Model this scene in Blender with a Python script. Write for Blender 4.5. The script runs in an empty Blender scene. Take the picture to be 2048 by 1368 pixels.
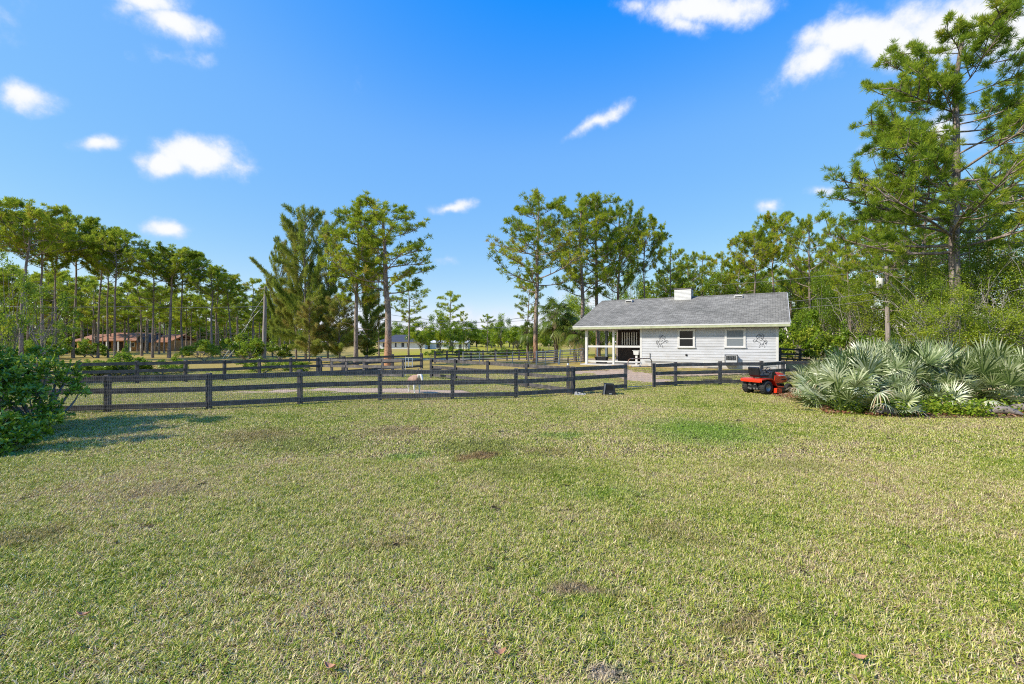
import bpy, math, random
import numpy as np
from mathutils import Vector, Matrix, Euler

# ------------------------------------------------------------------ scene, camera, light
scn = bpy.context.scene
COL = scn.collection
F, CX, HY, CH = 900.0, 1024.0, 684.0, 2.0      # focal length and horizon of the 2048 px photograph, eye height


def at(px, Y):
    return (px - CX) / F * Y


def zt(py, Y):
    return CH + (HY - py) / F * Y


def gd(py):
    return CH * F / (py - HY)


cam_d = bpy.data.cameras.new('camera')
cam_d.sensor_width = 36.0
cam_d.lens = 36.0 * F / 2048.0
cam_d.clip_start = 0.05
cam_d.clip_end = 3000
cam = bpy.data.objects.new('camera', cam_d)
cam.location = (0, 0, CH)
cam.rotation_euler = (math.radians(90), 0, 0)
COL.objects.link(cam)
scn.camera = cam

SUN_EL = 40.0
SAZ = Vector((-0.93, -0.37)).normalized()
ce = math.cos(math.radians(SUN_EL))
SDIR = Vector((SAZ.x * ce, SAZ.y * ce, math.sin(math.radians(SUN_EL))))
sl = bpy.data.lights.new('sun', 'SUN')
sl.energy = 4.5
sl.angle = math.radians(0.5)
sl.color = (1.0, 0.925, 0.79)
so = bpy.data.objects.new('sun', sl)
so.rotation_euler = (-SDIR).to_track_quat('-Z', 'Y').to_euler()
so.location = SDIR * 60
COL.objects.link(so)

scn.view_settings.view_transform = 'Standard'
scn.view_settings.look = 'None'
scn.view_settings.exposure = 0.3
scn.view_settings.gamma = 1.0
scn.view_settings.use_curve_mapping = False
scn.render.engine = 'CYCLES'
scn.cycles.max_bounces = 5
scn.cycles.diffuse_bounces = 3
scn.cycles.glossy_bounces = 2
scn.cycles.transmission_bounces = 3
scn.cycles.transparent_max_bounces = 6
scn.cycles.use_adaptive_sampling = True
scn.cycles.adaptive_threshold = 0.01
scn.cycles.use_denoising = False
scn.cycles.filter_width = 1.1
scn.cycles.sample_clamp_indirect = 6.0
scn.cycles.caustics_reflective = False
scn.cycles.caustics_refractive = False

# clouds: (px, py, rx, ry, degrees, strength)  seen as directions in the sky
CLOUDS = [
    (290, -5, 95, 34, 12, 1.05), (350, 45, 75, 32, 20, 1.0), (255, 12, 60, 26, 0, .7), (340, 108, 55, 20, 5, .46), (405, 125, 18, 16, 0, .38),
    (60, 198, 72, 30, 12, .95), (30, 195, 40, 26, 0, .8), (192, 287, 58, 17, -8, .95), (345, 322, 58, 26, 5, 1.0), (402, 315, 78, 30, 10, 1.1),
    (462, 333, 40, 16, 8, .62), (325, 456, 52, 19, 2, .95), (890, 425, 42, 17, -8, .95), (1200, 238, 66, 17, -24, .8),
    (1420, 10, 115, 32, 0, .95), (1380, 40, 60, 22, 10, .7), (1275, 8, 60, 18, 10, .42), (1715, 22, 48, 28, 0, .42),
    (1640, 120, 95, 42, -28, .95), (1690, 80, 90, 42, -12, 1.1), (1790, 85, 85, 40, -8, 1.1), (1900, 50, 110, 55, -5, 1.2), (1990, 40, 110, 60, 0, 1.2),
    (2060, 60, 120, 60, 0, 1.1), (1740, 372, 62, 24, 0, .85), (1728, 298, 28, 14, 0, .8), (1640, 380, 34, 11, -6, .7), (1553, 408, 26, 13, -5, .75),
    (1880, 270, 70, 40, 0, .8), (1065, 350, 34, 8, 0, .22), (1040, 655, 190, 40, 2, .75), (905, 525, 30, 12, 0, .3), (1480, 530, 60, 20, 0, .4),
    (690, 160, 26, 30, 0, .2), (-60, 40, 150, 60, 0, .35), (760, 640, 90, 28, 0, .5), (1180, 600, 80, 30, 0, .5)]

W = bpy.data.worlds.new('World')
scn.world = W
W.use_nodes = True
nt = W.node_tree
nt.nodes.clear()
N = nt.nodes.new
Lk = nt.links.new
out = N('ShaderNodeOutputWorld')
bg = N('ShaderNodeBackground')
sky = N('ShaderNodeTexSky')
sky.sky_type = 'NISHITA'
sky.sun_disc = False
sky.sun_elevation = math.radians(SUN_EL)
sky.sun_rotation = math.atan2(SAZ.x, SAZ.y)
sky.altitude = 0
sky.air_density = 1.0
sky.dust_density = 0.3
sky.ozone_density = 3.0
SKY_STR = 0.13
hs = N('ShaderNodeHueSaturation')
hs.inputs['Saturation'].default_value = 1.22
hs.inputs['Value'].default_value = 1.0
Lk(sky.outputs[0], hs.inputs['Color'])


def wmath(op, a, b=None, clamp=False):
    n = N('ShaderNodeMath')
    n.operation = op
    n.use_clamp = clamp
    for i, q in enumerate((a, b)):
        if q is None:
            continue
        if isinstance(q, (int, float)):
            n.inputs[i].default_value = q
        else:
            Lk(q, n.inputs[i])
    return n.outputs[0]


def two_lines(x, a1, b1, a2, b2):
    l1 = wmath('ADD', wmath('MULTIPLY', x, a1), b1)
    l2 = wmath('ADD', wmath('MULTIPLY', x, a2), b2)
    m = N('ShaderNodeMath')
    m.operation = 'SMOOTH_MIN'
    Lk(l1, m.inputs[0])
    Lk(l2, m.inputs[1])
    m.inputs[2].default_value = 0.06
    return wmath('MULTIPLY', wmath('MAXIMUM', m.outputs[0], 0.0), 1 / (1.231 * SKY_STR))


# deeper, cleaner blue of the photograph's clear winter sky, channel by channel
sk = N('ShaderNodeSeparateColor')
Lk(hs.outputs[0], sk.inputs[0])
kx = 1.275 * 0.13
sc_ = N('ShaderNodeCombineColor')
Lk(two_lines(wmath('MULTIPLY', sk.outputs[0], kx), .95, .075, 4.0, -.24), sc_.inputs[0])
Lk(two_lines(wmath('MULTIPLY', sk.outputs[1], kx), .62, .295, 1.97, -.075), sc_.inputs[1])
Lk(two_lines(wmath('MULTIPLY', sk.outputs[2], kx), .0, .99, 1.2, .55), sc_.inputs[2])
tc = N('ShaderNodeTexCoord')
sep = N('ShaderNodeSeparateXYZ')
Lk(tc.outputs['Generated'], sep.inputs[0])


ay = wmath('MAXIMUM', wmath('ABSOLUTE', sep.outputs[1]), 0.05)
gx = wmath('DIVIDE', sep.outputs[0], ay)
gz_ = wmath('DIVIDE', sep.outputs[2], ay)
cmb = N('ShaderNodeCombineXYZ')
Lk(gx, cmb.inputs[0])
Lk(gz_, cmb.inputs[1])
warp = N('ShaderNodeTexNoise')
warp.inputs['Scale'].default_value = 9.0
warp.inputs['Detail'].default_value = 3.0
Lk(tc.outputs['Generated'], warp.inputs['Vector'])
wv = N('ShaderNodeVectorMath')
wv.operation = 'MULTIPLY_ADD'
Lk(warp.outputs['Color'], wv.inputs[0])
wv.inputs[1].default_value = (0.11, 0.075, 0.0)
wv.inputs[2].default_value = (-0.055, -0.0375, 0.0)
wadd = N('ShaderNodeVectorMath')
wadd.operation = 'ADD'
Lk(cmb.outputs[0], wadd.inputs[0])
Lk(wv.outputs[0], wadd.inputs[1])
acc = None
for (px, py, rx, ry, dg, st) in CLOUDS:
    mp = N('ShaderNodeMapping')
    mp.vector_type = 'TEXTURE'
    mp.inputs['Location'].default_value = ((px - CX) / F, (HY - py) / F, 0)
    mp.inputs['Rotation'].default_value = (0, 0, math.radians(-dg))
    mp.inputs['Scale'].default_value = (rx * 1.75 / F, ry * 1.75 / F, 1)
    Lk(wadd.outputs[0], mp.inputs['Vector'])
    ln = N('ShaderNodeVectorMath')
    ln.operation = 'LENGTH'
    Lk(mp.outputs[0], ln.inputs[0])
    mr = N('ShaderNodeMapRange')
    mr.inputs['From Min'].default_value = 0.0
    mr.inputs['From Max'].default_value = 1.0
    mr.inputs['To Min'].default_value = st
    mr.inputs['To Max'].default_value = 0.0
    Lk(ln.outputs['Value'], mr.inputs['Value'])
    acc = mr.outputs[0] if acc is None else wmath('MAXIMUM', acc, mr.outputs[0])
cn = N('ShaderNodeTexNoise')
cn.inputs['Scale'].default_value = 13.0
cn.inputs['Detail'].default_value = 12.0
cn.inputs['Roughness'].default_value = 0.62
Lk(tc.outputs['Generated'], cn.inputs['Vector'])
dens = wmath('ADD', acc, wmath('MULTIPLY', wmath('SUBTRACT', cn.outputs[0], 0.5), 1.5))
dens = wmath('MULTIPLY', dens, wmath('GREATER_THAN', acc, 0.001))
cm = N('ShaderNodeMapRange')
cm.interpolation_type = 'SMOOTHERSTEP'
cm.inputs['From Min'].default_value = 0.12
cm.inputs['From Max'].default_value = 0.88
Lk(dens, cm.inputs['Value'])
cr = N('ShaderNodeValToRGB')
cr.color_ramp.elements[0].position = 0.25
cr.color_ramp.elements[0].color = (4.6, 5.2, 6.4, 1)
cr.color_ramp.elements[1].position = 0.95
cr.color_ramp.elements[1].color = (6.1, 6.2, 6.3, 1)
Lk(cm.outputs[0], cr.inputs[0])
mxs = N('ShaderNodeMix')
mxs.data_type = 'RGBA'
Lk(cm.outputs[0], mxs.inputs['Factor'])
Lk(sc_.outputs[0], mxs.inputs[6])
Lk(cr.outputs[0], mxs.inputs[7])
Lk(mxs.outputs[2], bg.inputs['Color'])
bg.inputs['Strength'].default_value = SKY_STR
Lk(bg.outputs[0], out.inputs['Surface'])

# ------------------------------------------------------------------ helpers
PI = math.pi
BA = -math.atan2(6.9, 12.1)                     # direction of the stable's long side
BUX, BUY = math.cos(BA), math.sin(BA)
BO = (4.58, 33.9)                               # its front left eave corner


def barn_local(x, y):
    dx, dy = x - BO[0], y - BO[1]
    return dx * BUX + dy * BUY, -dx * BUY + dy * BUX


def barn_world(lx, ly):
    return BO[0] + lx * BUX - ly * BUY, BO[1] + lx * BUY + ly * BUX


def gz(x, y):
    lx, ly = barn_local(x, y)
    dx = max(0.2 - lx, 0, lx - 14.0)
    dy = max(0.0 - ly, 0, ly - 10.5)
    d = math.hypot(dx, dy)
    t = max(0.0, 1 - d / 5.5)
    h = 0.27 * t * t * (3 - 2 * t)
    return h + 0.025 * math.sin(x * 0.31 + 1.3) * math.sin(y * 0.27) * min(1, max(0, (y - 3) / 20))


class Geo:
    def __init__(s):
        s.v, s.t, s.q, s.tr, s.ng = [], [], [], [], []
        s.n = 0

    def add(s, v, f, tint=0.5, mi=0):
        v = np.asarray(v, dtype=np.float32).reshape(-1, 3)
        if len(v) == 0:
            return
        tt = np.empty(len(v), np.float32)
        tt[:] = tint
        s.v.append(v)
        s.t.append(tt)
        f = np.asarray(f, dtype=np.int32)
        (s.q if f.shape[1] == 4 else s.tr).append((f + s.n, mi))
        s.n += len(v)

    def ngon(s, v, mi=0, tint=.5):
        v = np.asarray(v, dtype=np.float32)
        s.v.append(v)
        s.t.append(np.full(len(v), tint, np.float32))
        s.ng.append((np.arange(len(v)) + s.n, mi))
        s.n += len(v)

    def merge(s, o, M=None):
        base = s.n
        for v in o.v:
            if M is not None:
                R = np.array(M.to_3x3())
                v = v @ R.T + np.array(M.translation)
            s.v.append(v.astype(np.float32))
        s.t += o.t
        s.q += [(a + base, b) for a, b in o.q]
        s.tr += [(a + base, b) for a, b in o.tr]
        s.ng += [(a + base, b) for a, b in o.ng]
        s.n += o.n

    def box(s, x0, x1, y0, y1, z0, z1, mi=0, tint=.5, M=None):
        v = np.array([(x, y, z) for z in (z0, z1) for y in (y0, y1) for x in (x0, x1)], float)
        if M is not None:
            v = v @ np.array(M.to_3x3()).T + np.array(M.translation)
        s.add(v, [(0, 2, 3, 1), (4, 5, 7, 6), (0, 1, 5, 4), (2, 6, 7, 3), (0, 4, 6, 2), (1, 3, 7, 5)], tint, mi)

    def bar(s, a, b, w, h, mi=0, tint=.5, up=(0, 0, 1)):
        a, b = Vector(a), Vector(b)
        d = (b - a)
        L = d.length
        d.normalize()
        u = Vector(up)
        if abs(d.dot(u)) > .98:
            u = Vector((1, 0, 0))
        r = d.cross(u).normalized()
        u = r.cross(d)
        M = Matrix((r, d, u)).transposed().to_4x4()
        M.translation = a
        s.box(-w / 2, w / 2, 0, L, -h / 2, h / 2, mi, tint, M)

    def tube(s, pts, rad, k=6, mi=0, tint=.5, cap=True):
        P = np.asarray(pts, float)
        n = len(P)
        R = np.asarray(rad, float) * np.ones(n)
        T = np.gradient(P, axis=0)
        T /= np.linalg.norm(T, axis=1)[:, None] + 1e-9
        ref = np.array([0, 0, 1.0]) if abs(T[:, 2]).mean() < .8 else np.array([1.0, 0, 0])
        A = np.cross(T, ref)
        A /= np.linalg.norm(A, axis=1)[:, None] + 1e-9
        B = np.cross(T, A)
        an = np.arange(k) * 2 * PI / k
        v = P[:, None, :] + R[:, None, None] * (np.cos(an)[None, :, None] * A[:, None, :] + np.sin(an)[None, :, None] * B[:, None, :])
        i = np.arange(n - 1)[:, None] * k
        j = np.arange(k)[None, :]
        jn = (j + 1) % k
        f = np.stack([i + j, i + jn, i + k + jn, i + k + j], -1).reshape(-1, 4)
        s.add(v.reshape(-1, 3), f, tint, mi)
        if cap:
            s.ngon(v[0][::-1], mi, tint)
            s.ngon(v[-1], mi, tint)

    def lathe(s, prof, k=20, c=(0, 0, 0), axis='z', mi=0, tint=.5):
        an = np.arange(k) * 2 * PI / k
        rows = []
        for r, h in prof:
            a, b, cc = r * np.cos(an), r * np.sin(an), np.full(k, h)
            if axis == 'z':
                rows.append(np.stack([a, b, cc], 1))
            elif axis == 'y':
                rows.append(np.stack([b, cc, a], 1))
            else:
                rows.append(np.stack([cc, a, b], 1))
        v = np.concatenate(rows) + np.array(c)
        n = len(prof)
        i = np.arange(n - 1)[:, None] * k
        j = np.arange(k)[None, :]
        jn = (j + 1) % k
        s.add(v, np.stack([i + j, i + jn, i + k + jn, i + k + j], -1).reshape(-1, 4), tint, mi)

    def prism(s, poly, y0, y1, mi=0, tint=.5):
        """polygon in x,z extruded along y"""
        a = [(p[0], y0, p[1]) for p in poly]
        b = [(p[0], y1, p[1]) for p in poly]
        n = len(poly)
        s.add(a + b, [(i, (i + 1) % n, n + (i + 1) % n, n + i) for i in range(n)], tint, mi)
        s.ngon(a[::-1], mi, tint)
        s.ngon(b, mi, tint)

    def mesh(s, name, mats, smooth=False):
        me = bpy.data.meshes.new(name)
        if s.n == 0:
            return me
        V = np.concatenate(s.v)
        me.vertices.add(len(V))
        me.vertices.foreach_set('co', V.ravel())
        loops, st, tot, mi = [], [], [], []
        p = 0
        for lst, k in ((s.q, 4), (s.tr, 3)):
            for f, m in lst:
                loops.append(f.ravel())
                n = len(f)
                st.append(p + np.arange(n) * k)
                tot.append(np.full(n, k))
                mi.append(np.full(n, m))
                p += n * k
        for f, m in s.ng:
            loops.append(f)
            st.append(np.array([p]))
            tot.append(np.array([len(f)]))
            mi.append(np.array([m]))
            p += len(f)
        loops = np.concatenate(loops).astype(np.int32)
        st = np.concatenate(st).astype(np.int32)
        me.loops.add(len(loops))
        me.loops.foreach_set('vertex_index', loops)
        me.polygons.add(len(st))
        me.polygons.foreach_set('loop_start', st)
        me.polygons.foreach_set('loop_total', np.concatenate(tot).astype(np.int32))
        me.polygons.foreach_set('material_index', np.concatenate(mi).astype(np.int32))
        me.update(calc_edges=True)
        me.polygons.foreach_set('use_smooth', np.full(len(st), bool(smooth)))
        a = me.attributes.new('tint', 'FLOAT', 'POINT')
        a.data.foreach_set('value', np.concatenate(s.t))
        for m in (mats if isinstance(mats, (list, tuple)) else [mats]):
            me.materials.append(m)
        return me

    def obj(s, name, mats, parent=None, smooth=False, loc=None):
        o = bpy.data.objects.new(name, s.mesh(name, mats, smooth))
        COL.objects.link(o)
        if parent:
            o.parent = parent
        if loc:
            o.location = loc
        return o


def tag(o, label=None, cat=None, group=None, kind=None):
    for k, v in (('label', label), ('category', cat), ('group', group), ('kind', kind)):
        if v:
            o[k] = v
    return o


def thing(name, label, cat, loc=(0, 0, 0), rz=0, group=None):
    o = bpy.data.objects.new(name, None)
    o.empty_display_size = .2
    COL.objects.link(o)
    o.location = loc
    o.rotation_euler = (0, 0, rz)
    return tag(o, label, cat, group)


def bevel(o, w=.01, seg=2):
    m = o.modifiers.new('b', 'BEVEL')
    m.width = w
    m.segments = seg
    m.limit_method = 'ANGLE'
    return o


# ------------------------------------------------------------------ materials
MATS = {}


def mat(name, build):
    m = bpy.data.materials.new(name)
    m.use_nodes = True
    t = m.node_tree
    t.nodes.clear()
    o = t.nodes.new('ShaderNodeOutputMaterial')
    sh = build(t)
    t.links.new(sh, o.inputs['Surface'])
    MATS[name] = m
    return m


def nd(t, typ, ins=None, **kw):
    n = t.nodes.new(typ)
    for k, v in kw.items():
        setattr(n, k, v)
    for k, v in (ins or {}).items():
        if isinstance(v, bpy.types.NodeSocket):
            t.links.new(v, n.inputs[k])
        else:
            n.inputs[k].default_value = v
    return n


def rgb(c):
    return (c[0], c[1], c[2], 1)


def mixc(t, f, a, b, bt='MIX'):
    n = t.nodes.new('ShaderNodeMix')
    n.data_type = 'RGBA'
    n.blend_type = bt
    for i, q in ((0, f), (6, a), (7, b)):
        if isinstance(q, bpy.types.NodeSocket):
            t.links.new(q, n.inputs[i])
        else:
            n.inputs[i].default_value = q if i == 0 else rgb(q)
    return n.outputs[2]


def ramp(t, f, stops):
    n = t.nodes.new('ShaderNodeValToRGB')
    e = n.color_ramp.elements
    while len(e) > 2:
        e.remove(e[-1])
    for i, (p, c) in enumerate(stops):
        if i >= 2:
            e.new(p)
        e[i].position = p
        e[i].color = rgb(c) if not isinstance(c, (int, float)) else (c, c, c, 1)
    t.links.new(f, n.inputs[0])
    return n.outputs[0]


def noise(t, scale, detail=4, vec=None, rough=.55):
    n = nd(t, 'ShaderNodeTexNoise', {'Scale': scale, 'Detail': detail, 'Roughness': rough})
    if vec:
        t.links.new(vec, n.inputs['Vector'])
    return n.outputs[0]


def objc(t, sc=(1, 1, 1)):
    c = nd(t, 'ShaderNodeTexCoord').outputs['Object']
    if sc == (1, 1, 1):
        return c
    return nd(t, 'ShaderNodeMapping', {'Vector': c, 'Scale': sc}).outputs[0]


def wpos(t):
    return nd(t, 'ShaderNodeNewGeometry').outputs['Position']


def bsdf(t, col, rough=.6, metal=0.0, spec=.5, bump=None, bs=.3, bd=.01, trans=0.0, coat=0.0):
    n = nd(t, 'ShaderNodeBsdfPrincipled', {'Base Color': col if isinstance(col, bpy.types.NodeSocket) else rgb(col),
                                            'Roughness': rough, 'Metallic': metal, 'Specular IOR Level': spec})
    if coat:
        n.inputs['Coat Weight'].default_value = coat
        n.inputs['Coat Roughness'].default_value = .12
    if bump:
        b = nd(t, 'ShaderNodeBump', {'Height': bump, 'Strength': bs, 'Distance': bd})
        t.links.new(b.outputs[0], n.inputs['Normal'])
    return n.outputs[0]


def attr(t, name='tint'):
    return nd(t, 'ShaderNodeAttribute', attribute_name=name).outputs['Fac']


def simple(name, c, rough=.6, var=.25, sc=6, metal=0.0, spec=.5, coat=0.0):
    def b(t):
        n = noise(t, sc, 5, objc(t))
        d = tuple(x * (1 - var) for x in c)
        l = tuple(min(1, x * (1 + var)) for x in c)
        return bsdf(t, ramp(t, n, [(.3, d), (.7, l)]), rough, metal, spec, n, .15, .004, coat=coat)
    return mat(name, b)


def foliage(name, stops, trans=.3, gloss=0.0, orand=.25):
    def b(t):
        a = attr(t)
        oi = nd(t, 'ShaderNodeObjectInfo').outputs['Random']
        f = nd(t, 'ShaderNodeMath', {0: oi, 1: orand, 2: -orand / 2}, operation='MULTIPLY_ADD').outputs[0]
        f = nd(t, 'ShaderNodeMath', {0: a, 1: f}, operation='ADD').outputs[0]
        c = ramp(t, f, stops)
        d = nd(t, 'ShaderNodeBsdfDiffuse', {'Color': c}).outputs[0]
        tl = nd(t, 'ShaderNodeBsdfTranslucent', {'Color': mixc(t, .5, c, (.35, .45, .06), 'MIX')}).outputs[0]
        s = nd(t, 'ShaderNodeMixShader', {0: trans, 1: d, 2: tl}).outputs[0]
        if gloss:
            g = nd(t, 'ShaderNodeBsdfGlossy', {'Color': (.9, .95, .9, 1), 'Roughness': .32}).outputs[0]
            s = nd(t, 'ShaderNodeMixShader', {0: gloss, 1: s, 2: g}).outputs[0]
        return s
    return mat(name, b)


PINE_F = foliage('pine needles', [(0, (.13, .20, .02)), (.45, (.33, .41, .03)), (.8, (.54, .58, .05)), (1, (.58, .38, .09))], .52)
PINEN_F = foliage('pine needles near', [(0, (.12, .21, .025)), (.5, (.30, .41, .04)), (.85, (.52, .58, .065)), (1, (.52, .36, .09))], .5)
CAS_F = foliage('casuarina foliage', [(0, (.14, .21, .03)), (.5, (.32, .36, .07)), (.8, (.42, .36, .11)), (1, (.48, .30, .13))], .5)
BROAD_F = foliage('broad leaves', [(0, (.08, .15, .014)), (.5, (.22, .33, .022)), (.85, (.40, .49, .035)), (1, (.54, .48, .05))], .40, .02)
THICK_F = foliage('thicket leaves', [(0, (.10, .16, .014)), (.5, (.28, .37, .028)), (.85, (.50, .55, .05)), (1, (.62, .54, .08))], .38, .015)
BUSH_F = foliage('glossy leaves', [(0, (.06, .15, .012)), (.45, (.20, .36, .02)), (.8, (.42, .58, .035)), (1, (.64, .70, .08))], .40, .05, 0)
PALM_F = foliage('palm fronds', [(0, (.05, .09, .015)), (.5, (.13, .19, .03)), (.85, (.26, .30, .05)), (1, (.36, .27, .12))], .3, .02)
PALMETTO_F = foliage('palmetto fans', [(0, (.02, .045, .010)), (.35, (.11, .16, .04)), (.62, (.37, .42, .20)), (.88, (.68, .71, .48)), (.95, (.50, .38, .24)), (1, (.50, .38, .24))], .10, .04, .08)
FAR_F = foliage('far woods foliage', [(0, (.05, .09, .02)), (.5, (.11, .16, .03)), (1, (.19, .23, .05))], .2)
WEED_F = foliage('weed leaves', [(0, (.08, .17, .012)), (.6, (.24, .36, .025)), (1, (.44, .46, .05))], .4, .02)


def bark(name, c0, c1, c2=None, sc=9):
    def b(t):
        v = nd(t, 'ShaderNodeTexVoronoi', {'Vector': objc(t, (1, 1, .35)), 'Scale': sc}, feature='DISTANCE_TO_EDGE').outputs[0]
        n = noise(t, 3.5, 5, objc(t, (1, 1, .4)))
        c = ramp(t, n, [(.3, c0), (.7, c1)])
        if c2:
            z = nd(t, 'ShaderNodeSeparateXYZ', {0: objc(t)}).outputs[2]
            zz = nd(t, 'ShaderNodeMapRange', {'Value': z, 'From Min': .5, 'From Max': 3.2, 'To Min': .75, 'To Max': 0}).outputs[0]
            c = mixc(t, zz, c, c2)
        e = nd(t, 'ShaderNodeMapRange', {'Value': v, 'From Min': 0, 'From Max': .12, 'To Min': .35, 'To Max': 1}).outputs[0]
        c = mixc(t, .8, c, e, 'MULTIPLY')
        return bsdf(t, c, .9, 0, .2, v, .6, .03)
    return mat(name, b)


PBARK = bark('pine bark', (.17, .13, .11), (.42, .34, .29))
PBARK_O = bark('pine bark with orange foot', (.20, .145, .115), (.46, .36, .30), (.62, .28, .12))
GBARK = bark('grey bark', (.16, .14, .12), (.36, .33, .29), None, 14)
PALMBARK = bark('palm trunk', (.12, .09, .06), (.30, .23, .16), None, 6)

BLACKW = mat('black fence paint', lambda t: bsdf(t, ramp(t, noise(t, 5, 6, wpos(t), .7), [(.25, (.036, .031, .032)), (.5, (.095, .084, .082)), (.72, (.21, .185, .17))]), .62, 0, .35, noise(t, 30, 3, objc(t, (1, 1, 6))), .3, .004))
GREYW = mat('weathered and sunlit fence wood', lambda t: bsdf(t, ramp(t, noise(t, 4, 6, wpos(t), .7), [(.25, (.08, .07, .07)), (.55, (.19, .165, .155)), (.8, (.36, .32, .29))]), .8, 0, .3))
WIRE = mat('galvanised wire', lambda t: bsdf(t, (.38, .38, .40), .45, .6))
GALV = simple('galvanised pipe', (.42, .43, .45), .42, .3, 9, .5)
RUST = mat('rusty pipe', lambda t: bsdf(t, ramp(t, noise(t, 7, 6, objc(t), .7), [(.42, (.34, .33, .33)), (.55, (.28, .14, .07)), (.8, (.16, .07, .035))]), .6, .2))
BLUEPIPE = simple('blue grey painted pipe', (.13, .17, .22), .5, .3, 5)


def siding_b(t):
    n = noise(t, 1.3, 6, objc(t, (.6, .6, 2.2)), .7)
    c = ramp(t, n, [(.25, (.42, .42, .43)), (.55, (.55, .56, .60)), (.8, (.60, .61, .65))])
    z = nd(t, 'ShaderNodeSeparateXYZ', {0: objc(t)}).outputs[2]
    n2 = noise(t, 3, 7, objc(t, (1, 1, 4)), .75)
    st = nd(t, 'ShaderNodeMapRange', {'Value': z, 'From Min': .75, 'From Max': 1.5, 'To Min': .12, 'To Max': 0}).outputs[0]
    st = nd(t, 'ShaderNodeMath', {0: n2, 1: st}, operation='ADD').outputs[0]
    f = nd(t, 'ShaderNodeMapRange', {'Value': st, 'From Min': .56, 'From Max': .76, 'To Min': 0, 'To Max': .6}).outputs[0]
    c = mixc(t, f, c, (.42, .37, .32))
    return bsdf(t, c, .55, 0, .4)


SIDING = mat('white lap siding', siding_b)
WHITE = simple('white trim paint', (.66, .65, .64), .5, .08, 4)
FASCIA = simple('pale green fascia', (.43, .45, .28), .55, .2, 3)
SOFFIT = simple('soffit', (.45, .43, .42), .7, .1, 3)


def stem_b(t):
    z = nd(t, 'ShaderNodeSeparateXYZ', {0: objc(t)}).outputs[2]
    st = nd(t, 'ShaderNodeMapRange', {'Value': z, 'From Min': .28, 'From Max': .62, 'To Min': .32, 'To Max': 0}).outputs[0]
    st = nd(t, 'ShaderNodeMath', {0: noise(t, 2.5, 7, objc(t), .75), 1: st}, operation='ADD').outputs[0]
    f = nd(t, 'ShaderNodeMapRange', {'Value': st, 'From Min': .60, 'From Max': .86, 'To Min': 0, 'To Max': .8}).outputs[0]
    return bsdf(t, mixc(t, f, (.57, .57, .58), (.40, .31, .23)), .75, 0, .3)


STEM = mat('white stem wall', stem_b)
CONC = simple('concrete', (.55, .52, .50), .85, .2, 3)
DARKIN = simple('dark stall boards and veranda shade', (.035, .022, .018), .75, .4, 4)
BLACKM = simple('black metal', (.015, .015, .018), .4, .3, 8)
BLACKP = simple('black plastic', (.018, .02, .026), .38, .3, 8)
YELLOWB = simple('yellow board', (.62, .42, .12), .7, .2, 5)


def shingle_b(t):
    oc = objc(t)
    br = nd(t, 'ShaderNodeTexBrick', {'Vector': nd(t, 'ShaderNodeMapping', {'Vector': oc, 'Scale': (1, 1.0, 1)}).outputs[0],
                                      'Color1': (.20, .19, .172, 1), 'Color2': (.32, .305, .277, 1), 'Mortar': (.09, .09, .085, 1), 'Scale': 1.0,  # mortar colour paints the shadow lines under the shingle edges
                                      'Mortar Size': .012, 'Brick Width': .30, 'Row Height': .125, 'Bias': 0.0})
    n = noise(t, .55, 6, oc, .7)
    n2 = noise(t, 9, 4, oc)
    c = mixc(t, .75, br.outputs['Color'], ramp(t, n, [(.25, (.55, .57, .55)), (.5, (.95, .95, .93)), (.75, (1.4, 1.4, 1.37))]), 'MULTIPLY')
    c = mixc(t, .5, c, ramp(t, n2, [(.3, (.6, .6, .6)), (.7, (1.4, 1.4, 1.4))]), 'MULTIPLY')
    return bsdf(t, c, .95, 0, .1)


SHINGLE = mat('grey shingles', shingle_b)


def glass_b(t):
    return bsdf(t, (.02, .022, .025), .12, 0, .3)


GLASS = mat('dark window glass', glass_b)
BLIND = mat('glass over blinds', lambda t: bsdf(t, ramp(t, nd(t, 'ShaderNodeTexWave', {'Vector': objc(t), 'Scale': 7.0, 'Distortion': .3}, bands_direction='Z').outputs[0], [(0, (.13, .15, .17)), (1, (.27, .30, .33))]), .2, 0, .3))
RED = simple('orange red mower paint', (.80, .045, .012), .28, .04, 3, 0, .5, .6)
TYRE = simple('tyre rubber', (.028, .027, .027), .8, .3, 12)
RIMM = simple('grey rim', (.42, .42, .43), .4, .15, 8, .4)
SEATV = simple('black vinyl', (.016, .017, .022), .38, .3, 4)
GREYM = simple('grey engine metal', (.22, .21, .20), .45, .4, 20, .5)
LETTER = simple('white decal', (.85, .85, .85), .4, .02, 4)
LAMPG = simple('lamp lens', (.75, .72, .65), .2, .02, 4)
BRICK = mat('tan brick wall', lambda t: bsdf(t, ramp(t, noise(t, .8, 5, objc(t)), [(.3, (.34, .17, .07)), (.7, (.52, .30, .12))]), .8))
ORROOF = mat('orange brown roof', lambda t: bsdf(t, ramp(t, noise(t, .7, 5, objc(t, (1, 3, 1))), [(.3, (.30, .13, .07)), (.7, (.42, .20, .11))]), .85))
YELW = simple('yellow timber wall', (.50, .27, .06), .8, .3, 1)
DARKROOF = simple('dark slate roof', (.06, .065, .085), .7, .2, 1)
FARWHITE = simple('far white wall', (.8, .8, .8), .7, .05, 1)
POLEW = mat('weathered pole wood', lambda t: bsdf(t, ramp(t, noise(t, 5, 5, objc(t, (3, 3, .25))), [(.3, (.22, .18, .16)), (.7, (.45, .39, .35))]), .85))
ROCK = simple('grey driftwood', (.24, .20, .18), .85, .35, 7)
BRANCH = simple('pale bare twigs', (.36, .32, .28), .9, .25, 5)
LEAFD = simple('dry brown leaf', (.50, .26, .15), .8, .3, 9)
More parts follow.
